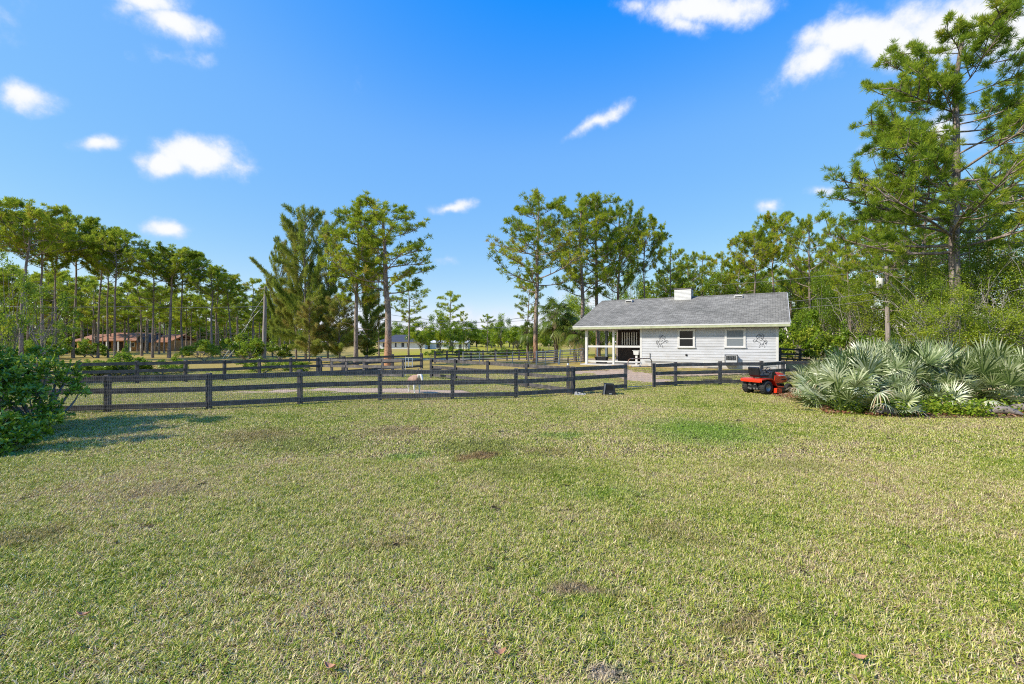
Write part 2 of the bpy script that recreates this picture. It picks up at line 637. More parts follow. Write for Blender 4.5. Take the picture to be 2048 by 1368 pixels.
MULCH = mat('red brown leaf litter', lambda t: bsdf(t, ramp(t, noise(t, 26, 5, wpos(t), .7), [(.3, (.05, .02, .012)), (.55, (.17, .07, .04)), (.8, (.33, .18, .11))]), .95))
SHINY = simple('white insulator', (.75, .75, .75), .3, .05, 5)


# ---- ground colours
def ground_cols(t, pos):
    """lawn green-straw mixture shared by the ground sheet and the blades"""
    n1 = noise(t, .22, 5, pos, .6)
    n2 = noise(t, 1.1, 5, pos, .65)
    return n1, n2


def ground_b(t):
    pos = wpos(t)
    n1, n2 = ground_cols(t, pos)
    n3 = noise(t, 22, 5, pos, .7)
    g = ramp(t, n3, [(.25, (.06, .08, .012)), (.5, (.22, .23, .05)), (.75, (.46, .44, .15))])
    g2 = mixc(t, ramp(t, n1, [(.38, 0.0), (.62, 1.0)]), g, ramp(t, n3, [(.25, (.04, .085, .015)), (.7, (.19, .26, .06))]))
    g2 = mixc(t, attr(t, 'turf'), g2, ramp(t, n3, [(.25, (.03, .025, .012)), (.75, (.13, .11, .05))]))  # thatch colour darkened, painting shade into the gaps between blades
    straw = ramp(t, n3, [(.25, (.20, .14, .04)), (.5, (.42, .31, .09)), (.75, (.58, .47, .17))])
    st = attr(t, 'straw')
    f = nd(t, 'ShaderNodeMath', {0: n2, 1: st}, operation='ADD').outputs[0]
    c = mixc(t, ramp(t, f, [(.88, 0.0), (1.12, 1.0)]), g2, straw)
    soil = ramp(t, noise(t, 9, 6, pos, .7), [(.25, (.32, .21, .14)), (.55, (.60, .44, .31)), (.8, (.74, .58, .44))])
    c = mixc(t, attr(t, 'meadow'), c, ramp(t, n3, [(.25, (.20, .20, .02)), (.6, (.46, .42, .05)), (.8, (.60, .50, .09))]))
    so_ = nd(t, 'ShaderNodeMath', {0: noise(t, 2.6, 6, pos, .7), 1: attr(t, 'soil')}, operation='ADD').outputs[0]
    c = mixc(t, ramp(t, so_, [(.92, 0.0), (1.12, 1.0)]), c, soil)
    return bsdf(t, c, .95, 0, .1, n3, .9, .05)


GROUND = mat('ground', ground_b)


PATCHES = ((-5.47, 9.57, 1.01, 1.01, (.30, .19, .09), 0.55), (-4.12, 8.74, 1.17, 0.94, (.26, .28, .05), 0.60), (-2.63, 10.11, 0.79, 0.60, (.30, .19, .09), 0.40), (-0.66, 8.61, 1.05, 0.71, (.26, .28, .05), 0.70), (-0.52, 7.89, 0.44, 0.32, (.30, .15, .08), 0.75), (0.20, 7.03, 0.94, 0.47, (.26, .28, .05), 0.50), (1.13, 9.57, 0.64, 0.48, (.17, .33, .02), 0.60), (4.22, 10.11, 1.46, 1.73, (.17, .33, .02), 0.70), (-1.85, 7.79, 0.35, 0.28, (.17, .33, .02), 0.60), (-4.97, 4.55, 0.45, 0.37, (.30, .19, .09), 0.50), (0.60, 3.45, 0.27, 0.15, (.36, .24, .15), 0.80), (0.62, 2.79, 0.17, 0.15, (.50, .38, .28), 0.80), (0.60, 8.14, 0.54, 0.35, (.30, .19, .09), 0.40), (-4.81, 5.98, 0.80, 0.38, (.42, .32, .16), 0.40), (1.61, 3.18, 0.21, 0.15, (.30, .19, .09), 0.50), (1.70, 4.69, 0.62, 0.26, (.30, .19, .09), 0.30), (4.36, 7.32, 0.98, 0.44, (.26, .28, .05), 0.40), (-1.27, 4.33, 0.43, 0.15, (.30, .19, .09), 0.35), (1.35, 5.88, 0.72, 0.28, (.17, .33, .02), 0.30), (-2.20, 3.78, 0.34, 0.15, (.30, .19, .09), 0.35))


def blade_b(t):
    pos = wpos(t)
    n1, n2 = ground_cols(t, pos)
    a = attr(t)
    n4 = noise(t, 3.6, 4, pos, .6)
    s = nd(t, 'ShaderNodeMath', {0: n1, 1: 1.5, 2: -.76}, operation='MULTIPLY_ADD').outputs[0]
    s = nd(t, 'ShaderNodeMath', {0: a, 1: s}, operation='ADD').outputs[0]
    s2 = nd(t, 'ShaderNodeMath', {0: n2, 1: -1.1, 2: .55}, operation='MULTIPLY_ADD').outputs[0]
    s = nd(t, 'ShaderNodeMath', {0: s, 1: s2}, operation='ADD').outputs[0]
    c = ramp(t, s, [(.0, (.43, .29, .17)), (.20, (.80, .65, .38)), (.44, (.56, .525, .11)), (.70, (.33, .405, .03)), (1.0, (.12, .20, .012))])
    br = nd(t, 'ShaderNodeMath', {0: nd(t, 'ShaderNodeMath', {0: n4, 1: n2}, operation='ADD').outputs[0], 1: 1.0}, operation='MULTIPLY').outputs[0]
    c = mixc(t, ramp(t, br, [(1.03, 0.0), (1.18, .8)]), c, (.36, .22, .12))
    wn = nd(t, 'ShaderNodeTexNoise', {'Scale': 1.6, 'Detail': 4.0, 'Vector': pos}).outputs['Color']
    wp = nd(t, 'ShaderNodeVectorMath', {0: wn, 1: (1.1, 1.1, 0), 2: pos}, operation='MULTIPLY_ADD').outputs[0]
    for cx_, cy_, rx_, ry_, col, am in PATCHES:       # weeds and dead patches of the turf itself
        m_ = nd(t, 'ShaderNodeMapping', {'Vector': wp, 'Location': (cx_ + .55, cy_ + .55, 0), 'Scale': (rx_, ry_, 100)}, vector_type='TEXTURE').outputs[0]
        l_ = nd(t, 'ShaderNodeVectorMath', {0: m_}, operation='LENGTH').outputs['Value']
        f_ = nd(t, 'ShaderNodeMapRange', {'Value': l_, 'From Min': .45, 'From Max': 1.15, 'To Min': am, 'To Max': 0}).outputs[0]
        c = mixc(t, f_, c, col)
    d = nd(t, 'ShaderNodeBsdfDiffuse', {'Color': c}).outputs[0]
    tl = nd(t, 'ShaderNodeBsdfTranslucent', {'Color': c}).outputs[0]
    g = nd(t, 'ShaderNodeBsdfGlossy', {'Color': (1, 1, 1, 1), 'Roughness': .4}).outputs[0]
    m = nd(t, 'ShaderNodeMixShader', {0: .16, 1: d, 2: tl}).outputs[0]
    return nd(t, 'ShaderNodeMixShader', {0: .03, 1: m, 2: g}).outputs[0]


BLADE = mat('grass blades', blade_b)
rng = np.random.default_rng(7)


# ------------------------------------------------------------------ ground sheet
def ss(a, b, x):
    t = np.clip((x - a) / (b - a), 0, 1)
    return t * t * (3 - 2 * t)


SOILS = ((-6.8, 18.6, 5.0, 1.0, 1.1), (-3.2, 18.2, 2.2, .8, 1.1), (-10, 17.8, 2.5, .9, .9), (6.0, 28.5, 4.5, 2.6, .85), (7.3, 25.5, 1.5, 5.2, 1.2),
         (12, 27, 7, 1.6, .65), (-2, 53, 26, 2.6, .95), (1, 31, 3.5, 1.6, .45))


def soilf(x, y):
    b = 0
    for cx, cy, rx, ry, w in SOILS:
        b = max(b, w * min(1, max(0, 1.25 - math.hypot((x - cx) / rx, (y - cy) / ry))))
    return b


def build_ground():
    xs = np.concatenate([-np.geomspace(1500, 46, 14), np.arange(-44, 44.1, .5), np.geomspace(46, 1500, 14)])
    ys = np.concatenate([[-400, -120, -40, -12, -5], np.arange(-2, 62, .5), np.geomspace(63, 2500, 26)])
    X, Y = np.meshgrid(xs, ys)
    Z = np.vectorize(gz)(X, Y)
    n, m = X.shape
    v = np.stack([X, Y, Z], -1).reshape(-1, 3)
    i = np.arange(n - 1)[:, None] * m
    j = np.arange(m - 1)[None, :]
    f = np.stack([i + j, i + j + 1, i + m + j + 1, i + m + j], -1).reshape(-1, 4)
    g = Geo()
    g.add(v, f)
    o = g.obj('ground', GROUND, smooth=True)
    tag(o, kind='structure')
    me = o.data
    x, y = v[:, 0], v[:, 1]
    # pine straw and dry grass beyond the paddock
    straw = .12 + .85 * ss(24, 34, y - .0 * x) * (1 - .35 * ss(-2, 14, x)) - .25 * ss(5, 12, x) * ss(18, 26, y)
    straw += .35 * ss(20, 23, y) * (x > 4)

    def el(cx, cy, rx, ry):
        return np.clip(1.25 - np.sqrt(((x - cx) / rx) ** 2 + ((y - cy) / ry) ** 2), 0, 1)
    soil = np.zeros(len(v))
    for e in SOILS:
        soil = np.maximum(soil, el(*e[:4]) * e[4])
    meadow = ss(54, 60, y) * ss(-30, -14, x) * (1 - ss(8, 22, x))
    for nm, arr in (('straw', straw), ('soil', soil), ('meadow', meadow), ('turf', 1 - ss(24, 33, y))):
        a = me.attributes.new(nm, 'FLOAT', 'POINT')
        a.data.foreach_set('value', arr.astype(np.float32))


build_ground()


# ------------------------------------------------------------------ lawn blades (nobody could count them)
def blade_patch(n, size, lmin, lmax, w, seed):
    r = np.random.default_rng(seed)
    c = np.stack([r.uniform(-size / 2, size / 2, n), r.uniform(-size / 2, size / 2, n), np.full(n, -.004)], 1)
    # clumping and combed directions
    ang = r.uniform(0, 2 * PI, n)
    el = np.radians(np.clip(r.normal(34, 21, n), 4, 82))
    ln = r.uniform(lmin, lmax, n)
    cc = r.uniform(-size / 2, size / 2, (16, 2))
    tuf = np.exp(-(((c[:, None, :2] - cc[None]) / .028) ** 2).sum(-1)).max(1)     # little tussocks
    ln *= 1 + .55 * tuf
    dead = r.random(n) < .26                                                       # flattened dead blades
    el = np.where(dead, np.radians(r.uniform(0, 14, n)), el + .35 * tuf).clip(0, 1.45)
    d = np.stack([np.cos(ang) * np.cos(el), np.sin(ang) * np.cos(el), np.sin(el)], 1)
    el2 = el - np.radians(r.uniform(8, 45, n))
    d2 = np.stack([np.cos(ang) * np.cos(el2), np.sin(ang) * np.cos(el2), np.sin(el2)], 1)
    sd = np.stack([-np.sin(ang), np.cos(ang), r.uniform(-.4, .4, n)], 1)
    ww = (w * r.uniform(.6, 1.2, n))[:, None] / 2
    L = ln[:, None]
    m = c + d * L * .5
    tip = m + d2 * L * .5
    tip[:, 2] = np.maximum(tip[:, 2], .004)
    V = np.stack([c - sd * ww * .8, c + sd * ww * .8, m + sd * ww, m - sd * ww, tip], 1)
    b = np.arange(n)[:, None] * 5
    q = b + np.array([[0, 1, 2, 3]])
    t = b + np.array([[3, 2, 4]])
    tt = r.normal(.46, .27, n) + .24 * tuf
    tt = np.where(dead, r.uniform(-.05, .22, n), tt)
    tint = np.repeat(np.clip(tt, 0, 1), 5)
    g = Geo()
    g.add(V.reshape(-1, 3), q, tint)
    g.tr.append((t.astype(np.int32), 0))
    return g


def lawn(name, prefix, geos, pts, label):
    src = bpy.data.collections.new(prefix)
    for i, g in enumerate(geos):
        o = bpy.data.objects.new('%s_%02d' % (prefix, i), g.mesh(prefix, BLADE))
        src.objects.link(o)
    P = np.array(pts, np.float32)
    me = bpy.data.meshes.new(name)
    me.vertices.add(len(P))
    me.vertices.foreach_set('co', P[:, :3].ravel())
    for nm, typ, arr in (('rot', 'FLOAT', P[:, 3]), ('idx', 'INT', P[:, 4].astype(np.int32)), ('scl', 'FLOAT', P[:, 5])):
        me.attributes.new(nm, typ, 'POINT').data.foreach_set('value', arr)
    ob = bpy.data.objects.new(name, me)
    COL.objects.link(ob)
    tag(ob, label, 'grass', kind='stuff')
    t = bpy.data.node_groups.new(name, 'GeometryNodeTree')
    t.interface.new_socket('Geometry', in_out='INPUT', socket_type='NodeSocketGeometry')
    t.interface.new_socket('Geometry', in_out='OUTPUT', socket_type='NodeSocketGeometry')
    gi, go = t.nodes.new('NodeGroupInput'), t.nodes.new('NodeGroupOutput')
    ip = t.nodes.new('GeometryNodeInstanceOnPoints')
    ci = t.nodes.new('GeometryNodeCollectionInfo')
    ci.inputs['Collection'].default_value = src
    ci.inputs['Separate Children'].default_value = True
    ci.inputs['Reset Children'].default_value = True

    def na(nm, typ):
        n = t.nodes.new('GeometryNodeInputNamedAttribute')
        n.data_type = typ
        n.inputs['Name'].default_value = nm
        return n.outputs['Attribute']
    cx = t.nodes.new('ShaderNodeCombineXYZ')
    t.links.new(na('rot', 'FLOAT'), cx.inputs[2])
    t.links.new(gi.outputs[0], ip.inputs['Points'])
    t.links.new(ci.outputs[0], ip.inputs['Instance'])
    ip.inputs['Pick Instance'].default_value = True
    t.links.new(na('idx', 'INT'), ip.inputs['Instance Index'])
    t.links.new(cx.outputs[0], ip.inputs['Rotation'])
    t.links.new(na('scl', 'FLOAT'), ip.inputs['Scale'])
    t.links.new(ip.outputs[0], go.inputs[0])
    md = ob.modifiers.new('lawn', 'NODES')
    md.node_group = t
    return ob


def lawn_pts(y0, y1, step, nvar, skip=None):
    pts = []
    y = y0
    while y < y1:
        hw = 1.19 * y + 1.0
        x = -math.ceil(hw / step) * step
        while x < hw:
            if not (skip and skip(x, y)):
                pts.append((x + rng.uniform(-.05, .05), y + rng.uniform(-.05, .05), gz(x, y) + .002, rng.uniform(0, 2 * PI), rng.integers(nvar), rng.uniform(.92, 1.15)))
            x += step
        y += step
    return pts


def skip_far(x, y):
    lx, ly = barn_local(x, y)
    if ly > -1 and lx > -.5:
        return True
    if rng.random() < (soilf(x, y) - .35) * 2.2:
        return True
    if x > 5 and y > 22:
        return rng.random() < .45
    return False


near = [blade_patch(4300, .54, .024, .062, .0056, 20 + i) for i in range(7)]
far = [blade_patch(2900, .80, .03, .065, .009, 40 + i) for i in range(6)]
lawn('lawn_grass', 'lawn_patch', near, lawn_pts(1.9, 7.5, .46, 7), 'short coarse green and straw coloured lawn in the foreground')
lawn('paddock_grass', 'paddock_patch', far, lawn_pts(7.6, 31, .68, 6, skip_far), 'mown green and tan grass running back under the black fences')

# ------------------------------------------------------------------ fences


def fence(label, pts, name='board_fence', cat='fence', mat_=None, top=1.08, rails=((.89, 1.04), (.53, .68), (.08, .23)), pw=.13, side=-1, wire=False, group=None, gap=(), rt=.028, posts=True):
    """pts: ground points of the posts; side=-1 puts boards on the camera side"""
    mat_ = mat_ or BLACKW
    x0, y0 = pts[0]
    root = thing(name, label, cat, (x0, y0, gz(x0, y0)), 0, group)
    z0 = gz(x0, y0)
    L = [Vector((x - x0, y - y0, gz(x, y) - z0)) for x, y in pts]
    if posts:
        for p in L:
            g = Geo()
            h = top + random.uniform(-.02, .03)
            a = random.uniform(-.1, .1)
            M = Matrix.Translation(p) @ Matrix.Rotation(a, 4, 'Z') @ Matrix.Rotation(random.uniform(-.012, .012), 4, 'X')
            g.box(-pw / 2, pw / 2, -pw / 2, pw / 2, -.12, h, M=M)
            bevel(g.obj('post', mat_, root), .008, 1)
    for i in range(len(L) - 1):
        if i in gap:
            continue
        a, b = L[i], L[i + 1]
        d = (b - a)
        nrm = Vector((d.y, -d.x, 0)).normalized()
        if nrm.y * side < 0:
            nrm = -nrm
        nrm = nrm * (pw / 2 + rt / 2 + .003)
        e = d.normalized() * .015
        for (r0, r1) in rails:
            g = Geo()
            j0, j1 = random.uniform(-.012, .012), random.uniform(-.012, .012)
            zc = (r0 + r1) / 2
            g.bar(a + nrm + e + Vector((0, 0, zc + j0)), b + nrm - e + Vector((0, 0, zc + j1)), rt, r1 - r0)
            g.obj('rail', mat_, root)
    if wire:
        g = Geo()
        off = pw / 2 + rt + .012
        for i in range(len(L) - 1):
            if i in gap:
                continue
            a, b = L[i], L[i + 1]
            d = b - a
            nrm = Vector((d.y, -d.x, 0)).normalized()
            if nrm.y * side < 0:
                nrm = -nrm
            a2, b2 = a + nrm * off, b + nrm * off
            n = int(d.length / .055)
            for k in range(n):
                p = a2.lerp(b2, k / n)
                g.bar(p + Vector((0, 0, .02)), p + Vector((0, 0, 1.02)), .0032, .0032)
            for k in range(11):
                z = .02 + k * .10
                g.bar(a2 + Vector((0, 0, z)), b2 + Vector((0, 0, z)), .0034, .0034)
        g.obj('wire_mesh', WIRE, root)
    return root


random.seed(3)
nf = [(-16.6, 11.95), (-14.05, 12.35), (at(215, 12.8), 12.8), (at(418, 13.35), 13.35), (at(600, 14.45), 14.45), (at(760, 15.35), 15.35),
      (at(905, 15.75), 15.75), (at(1032, 16.25), 16.25), (at(1144, 17.3), 17.3)]
fence('long black board fence with wire mesh across the middle of the lawn', nf, wire=True)
fence('short black board fence section between the corner post and the arched gate', [(at(1147, 17.42), 17.42), (at(1251, 19.15), 19.15)], wire=True)
rf = [(at(1308, 19.85), 19.85), (at(1351, 20.4), 20.4), (at(1440, 20.9), 20.9), (at(1523, 21.2), 21.2), (at(1566, 22.4), 22.4), (at(1650, 22.9), 22.9), (at(1735, 23.3), 23.3)]
fence('black board fence in front of the white stable right of the arched gate', rf, wire=True)
fence('black board fence slanting back from the corner post into the paddock', [(at(1136, 17.55), 17.55), (at(1052.5, 19.65), 19.65), (at(975, 21.7), 21.7), (at(910, 23.6), 23.6), (at(862, 25), 25)], side=1, top=1.1, rt=.03)
b1 = [(-24.6, 19.6), (-22.3, 20.3), (-20.2, 21.0), (at(274, 21.8), 21.8), (at(371, 22.5), 22.5), (at(449, 23.1), 23.1), (at(518.6, 24.7), 24.7), (at(581.8, 25.9), 25.9), (at(635, 26.7), 26.7)]
fence('dark board fence along the back left side of the paddock', b1)
fence('grey board fence with close posts behind the donkey', [(at(637, 26.9), 26.9), (at(663.5, 26.6), 26.6), (at(693, 26.3), 26.3), (at(728, 26.0), 26.0), (at(765, 25.7), 25.7), (at(806, 25.4), 25.4)], mat_=GREYW, top=1.04)  # sunlit tone of these boards is put into their grey colour
fence('dark board fence behind the two tall pines running to a thick post', [(at(640, 27.6), 27.6), (at(687, 29), 29), (at(733, 30.7), 30.7), (at(785, 32.5), 32.5), (at(843, 34.4), 34.4)], pw=.2, top=1.12)
b4 = [(at(870 + 24 * i, 41.5 + 1.15 * i), 41.5 + 1.15 * i) for i in range(11)]
fence('dark four board fence far behind the paddock in front of the meadow', b4, rails=((1.0, 1.1), (.72, .82), (.44, .54), (.16, .26)), pw=.16, top=1.16)
b5 = [(at(926 + 33 * i, 39 + .5 * i), 39 + .5 * i) for i in range(8)]
fence('pale thin pipe corral fence behind the paddock with rusty lower bars', b5, cat='fence', name='pipe_fence', mat_=GALV, rails=((1.08, 1.12), (.8, .84), (.52, .56), (.24, .28)), pw=.07, top=1.14, rt=.04)
rb = [(at(1560, 36.5), 36.5), (at(1600, 36.8), 36.8), (at(1650, 37.0), 37.0), (at(1700, 37.2), 37.2)]
fence('dark board fence beyond the right end of the stable', rb, rails=((1.1, 1.25), (.7, .85), (.3, .45)), top=1.3, pw=.16)
fence('brown rail fence among the pines by the left utility pole', [(at(395, 66), 66), (at(492, 64), 64), (at(519, 63), 63)], mat_=GREYW, rails=((.95, 1.1), (.45, .6)), top=1.5, pw=.2)
fence('thin wire and post fence at the far edge of the yellow meadow', [(at(900 + i * 18, 88), 88) for i in range(12)], name='wire_fence', mat_=GREYW, rails=((1.1, 1.13), (.6, .63)), top=1.5, pw=.14)

# ------------------------------------------------------------------ arched gate
gx0, gy0 = at(1256, 19.25), 19.25
gx1, gy1 = at(1303.5, 19.75), 19.75
gl = math.hypot(gx1 - gx0, gy1 - gy0)
gate = thing('pipe_gate', 'arched rusty pipe gate with wire mesh in the black fence', 'gate', (gx0, gy0, 0), math.atan2(gy1 - gy0, gx1 - gx0))
g = Geo()
rr = .16
pp = [(0, 0, .05), (0, 0, .5), (0, 0, 1.28 - rr)]
pp += [(rr - rr * math.cos(a), 0, 1.28 - rr + rr * math.sin(a)) for a in np.radians((22, 45, 68, 90))]
pp += [(gl - p[0], p[1], p[2]) for p in pp[::-1]]
g.tube(pp, .022, 8)
g.obj('gate_frame', RUST, gate, True)
for z, m in ((.08, GALV), (.93, RUST)):
    g = Geo()
    g.tube([(0, 0, z), (gl / 2, 0, z), (gl, 0, z)], .018, 6)
    g.obj('cross_bar', m, gate, True)
g = Geo()
g.tube([(0, 0, 1.1), (gl * .3, 0, 1.1), (gl * .55, 0, 1.1)], .012, 6)
g.tube([(gl * .55, 0, 1.1), (gl * .55, 0, 1.06), (gl * .55, 0, 1.02)], .012, 6)
g.obj('latch_bar', GALV, gate, True)
g = Geo()
for k in range(1, 20):
    g.bar((gl * k / 20, 0, .08), (gl * k / 20, 0, .93), .0026, .0026)
for k in range(1, 9):
    g.bar((0, 0, .08 + k * .095), (gl, 0, .08 + k * .095), .0026, .0026)
g.obj('wire_mesh', WIRE, gate)

# ------------------------------------------------------------------ the white stable
BZ = .27
barn = thing('horse_stable', 'white clapboard stable with grey shingle roof and open porch on its left', 'stable', (BO[0], BO[1], 0), BA)
EZ, RZ, DEP, RY = 3.194, 5.475, 10.14, 5.07
XL, WX0, WX1, WY0, WY1, LEN = .6, 4.9, 13.32, .6, 9.54, 13.93


def lap(g, p0, p1, nrm, z0, z1, step=.178, top=None):
    """lapped boards from p0 to p1 (x,y), nrm outward; top(z)->(t0,t1) clips for gables"""
    p0, p1, nrm = Vector((*p0, 0)), Vector((*p1, 0)), Vector((*nrm, 0))
    z = z0
    while z < z1 - .02:
        ze = min(z + step, z1)
        a0, a1 = (0, 1) if top is None else top(z)
        b0, b1 = (0, 1) if top is None else top(ze)
        o1, o2 = nrm * .024, nrm * .004
        A, B = p0.lerp(p1, a0), p0.lerp(p1, a1)
        C, D_ = p0.lerp(p1, b1), p0.lerp(p1, b0)
        zz = Vector((0, 0, 1))
        g.add([A + o1 + zz * z, B + o1 + zz * z, C + o2 + zz * ze, D_ + o2 + zz * ze], [(0, 1, 2, 3)])
        g.add([A + zz * z, B + zz * z, B + o1 + zz * z, A + o1 + zz * z], [(0, 1, 2, 3)])
        z = ze


g = Geo()
lap(g, (WX0, WY0), (WX1, WY0), (0, -1), .82, 2.955)
g.box(WX0, WX1, WY0 + .001, WY0 + .1, .80, 2.99)
g.obj('front_wall', SIDING, barn)


def gtop(z):
    if z < EZ + .0:
        return 0, 1
    f = (z - EZ) / (RZ - .12 - EZ) * .5
    return min(f, .5), max(1 - f, .5)


g = Geo()
lap(g, (WX1, WY0), (WX1, WY1), (1, 0), .82, RZ - .14, top=gtop)
g.box(WX1 - .1, WX1 - .001, WY0 + .1, WY1, .8, 2.99)
g.obj('side_wall', SIDING, barn)
g = Geo()
lap(g, (WX0, WY1), (WX0, WY0), (-1, 0), .82, 2.955)
lap(g, (XL + .75, WY1), (XL + .75, WY0), (-1, 0), 3.2, RZ - .14, top=gtop)
g.box(WX0 + .001, WX0 + .1, WY0 + .1, WY1, .8, 2.99)
g.box(WX0 + .1, WX1 - .1, WY1 - .1, WY1, .8, 2.99)
g.obj('back_wall', SIDING, barn)
g = Geo()
g.box(WX0 - .01, WX1 + .01, WY0 - .012, WY1 + .01, .0, .80)
bevel(g.obj('stem_wall', STEM, barn), .01, 1)
for (x, y) in ((WX1 - .11, WY0 - .03), (WX0 - .03, WY0 - .03)):
    g = Geo()
    g.box(x, x + .14, y, y + .14, .80, 2.955)
    g.obj('corner_board', WHITE, barn)
# roof
g = Geo()
RS = .59
th = .07
fl, fr, rl, rr_ = (0, 0, EZ), (LEN, 0, EZ), (RS, RY, RZ), (LEN, RY, RZ)
bl, br_ = (0, DEP, EZ), (LEN, DEP, EZ)


def slab(g, quad, t):
    q = [Vector(p) for p in quad]
    v = q + [p - Vector((0, 0, t)) for p in q]
    g.add(v, [(0, 1, 2, 3), (7, 6, 5, 4), (0, 4, 5, 1), (1, 5, 6, 2), (2, 6, 7, 3), (3, 7, 4, 0)])


slab(g, (fl, fr, rr_, rl), th)
slab(g, (rl, rr_, br_, bl), th)
nseg = 40
roof = g.obj('roof', SHINGLE, barn)
# ridge cap as a chain of cap shingles
g = Geo()
for i in range(46):
    x = RS + (LEN - RS) * i / 46
    g.add([(x, RY - .15, RZ - .055 + .006), (x + .31, RY - .15, RZ - .055 + .012), (x + .31, RY, RZ + .024), (x, RY, RZ + .014),
           (x, RY + .15, RZ - .055 + .006), (x + .31, RY + .15, RZ - .055 + .012)], [(0, 1, 2, 3), (3, 2, 5, 4)])
g.obj('ridge_cap', SHINGLE, roof)
g = Geo()
g.box(-.01, LEN + .01, -.035, -.002, EZ - .10, EZ - .012)
g.obj('drip_edge', WHITE, roof)
g = Geo()
g.box(0, LEN, -.025, .005, EZ - .25, EZ - .105)
g.obj('fascia', FASCIA, roof)
for x in (LEN,):
    g = Geo()
    g.add([(x, 0, EZ - .01), (x + .03, 0, EZ - .01), (x + .03, RY, RZ - .01), (x, RY, RZ - .01), (x, 0, EZ - .2), (x + .03, 0, EZ - .2), (x + .03, RY, RZ - .2), (x, RY, RZ - .2)],
          [(0, 1, 2, 3), (4, 7, 6, 5), (0, 4, 5, 1), (1, 5, 6, 2), (2, 6, 7, 3), (3, 7, 4, 0)])
    g.obj('rake_board', WHITE, roof)
g = Geo()
g.box(.03, LEN - .01, .006, WY0 + .3, EZ - .245, EZ - .215)
g.box(.03, WX0, WY0 + .3, DEP - .02, EZ - .245, EZ - .215)
g.obj('soffit', SOFFIT, barn)
# roof vents
for px, ry in ((6.4 - 3.35, 4.55), (10.93, 4.5)):
    z = EZ + (RZ - EZ) * ry / RY
    g = Geo()
    g.prism([(-.26, -.06), (.26, -.06), (.26, .14), (-.26, .14)], ry - .22, ry + .3)
    o = g.obj('roof_vent', WHITE, roof, loc=(px, 0, z))
    g = Geo()
    g.box(-.22, .22, ry - .235, ry - .222, -.02, .06)
    g.obj('vent_slot', BLACKM, roof, loc=(px, 0, z))
# cupola
g = Geo()
cx0, cx1, cy0, cy1 = 6.52, 7.72, RY - .55, RY + .55
lap(g, (cx0, cy0), (cx1, cy0), (0, -1), EZ + 1.9, 6.02, .1)
lap(g, (cx1, cy0), (cx1, cy1), (1, 0), EZ + 1.9, 6.02, .1)
lap(g, (cx0, cy1), (cx0, cy0), (-1, 0), EZ + 1.9, 6.02, .1)
g.box(cx0 + .002, cx1 - .002, cy0 + .002, cy1 - .002, EZ + 1.9, 6.03)
cup = g.obj('cupola', WHITE, roof)
g = Geo()
g.box(cx0 - .06, cx1 + .06, cy0 - .06, cy1 + .06, 6.03, 6.09)
bevel(g.obj('cupola_cap', GREYW, roof), .01, 1)


def window(x0, x1, z0, z1, glass2, glass1):
    f = Geo()
    tw = .10
    y = WY0 - .075
    yb = WY0 - .002
    f.box(x0, x0 + tw, y, yb, z0 + .08, z1 - tw)
    f.box(x1 - tw, x1, y, yb, z0 + .08, z1 - tw)
    f.box(x0 - .02, x1 + .02, y - .01, yb, z1 - tw, z1)
    f.box(x0 - .04, x1 + .04, y - .035, yb, z0, z0 + .08)
    w = f.obj('window', WHITE, barn)
    bevel(w, .006, 1)
    s = Geo()
    zi0, zi1, xi0, xi1 = z0 + .08, z1 - tw, x0 + tw, x1 - tw
    zm = (zi0 + zi1) / 2
    s.box(xi0, xi0 + .035, y + .008, yb, zi0, zi1)
    s.box(xi1 - .035, xi1, y + .008, yb, zi0, zi1)
    s.box(xi0 + .035, xi1 - .035, y + .008, yb, zi0, zi0 + .045)
    s.box(xi0 + .035, xi1 - .035, y + .006, yb, zm - .025, zm + .025)
    s.box(xi0 + .035, xi1 - .035, y + .008, yb, zi1 - .03, zi1)
    s.obj('sash', WHITE, w)
    for za, zb, m in ((zm + .025, zi1 - .03, glass1), (zi0 + .045, zm - .025, glass2)):
        p = Geo()
        p.box(xi0 + .035, xi1 - .035, y + .02, yb, za, zb)
        p.obj('pane', m, w)


window(7.42, 8.53, 1.60, 2.87, GLASS, GLASS)
window(10.33, 11.55, 1.62, 2.88, BLIND, BLIND)
# porch: slab, posts, rails, stall front
g = Geo()
g.box(.45, WX0 - .012, .35, WY1, 0, BZ + .09)
bevel(g.obj('porch_floor', CONC, barn), .01, 1)
g = Geo()
g.box(2.9, 4.3, .30, .345, BZ - .1, BZ + .05)
g.obj('step_board', YELLOWB, barn)


def post(x, y, w, m):
    g = Geo()
    g.box(x - w / 2, x + w / 2, y - w / 2, y + w / 2, BZ + .09, 2.95)
    bevel(g.obj('porch_post', m, barn), .008, 1)


post(.87, .62, .19, WHITE)
post(2.95, .62, .15, WHITE)
for y, w, m in ((3.1, .13, BLUEPIPE), (5.4, .19, BLUEPIPE), (9.4, .19, BLUEPIPE)):
    post(.87, y, w, m)
post(2.5, 9.4, .16, BLUEPIPE)
for za, zb in ((1.60, 1.74), (.52, .62)):
    g = Geo()
    g.box(.965, 2.875, .58, .62, za, zb)
    g.box(3.025, WX0 - .03, .58, .62, za, zb)
    g.obj('porch_rail', WHITE, barn)
sf = Geo()
sf.box(2.55, WX0 - .03, 3.2, 3.28, BZ + .09, 1.75)
sf.box(2.55, 2.75, 3.2, 3.28, 1.75, 2.9)
sf.box(2.55, WX0 - .03, 3.2, 3.28, 2.72, 2.9)
sf.box(4.05, 4.2, 3.2, 3.28, 1.75, 2.72)
sf.box(2.5, 2.55, 3.2, WY1 - .3, BZ + .09, 2.94)
sf.box(2.55, WX0 - .03, 3.9, 3.98, BZ + .09, 2.94)
sfo = sf.obj('stall_front', DARKIN, barn)
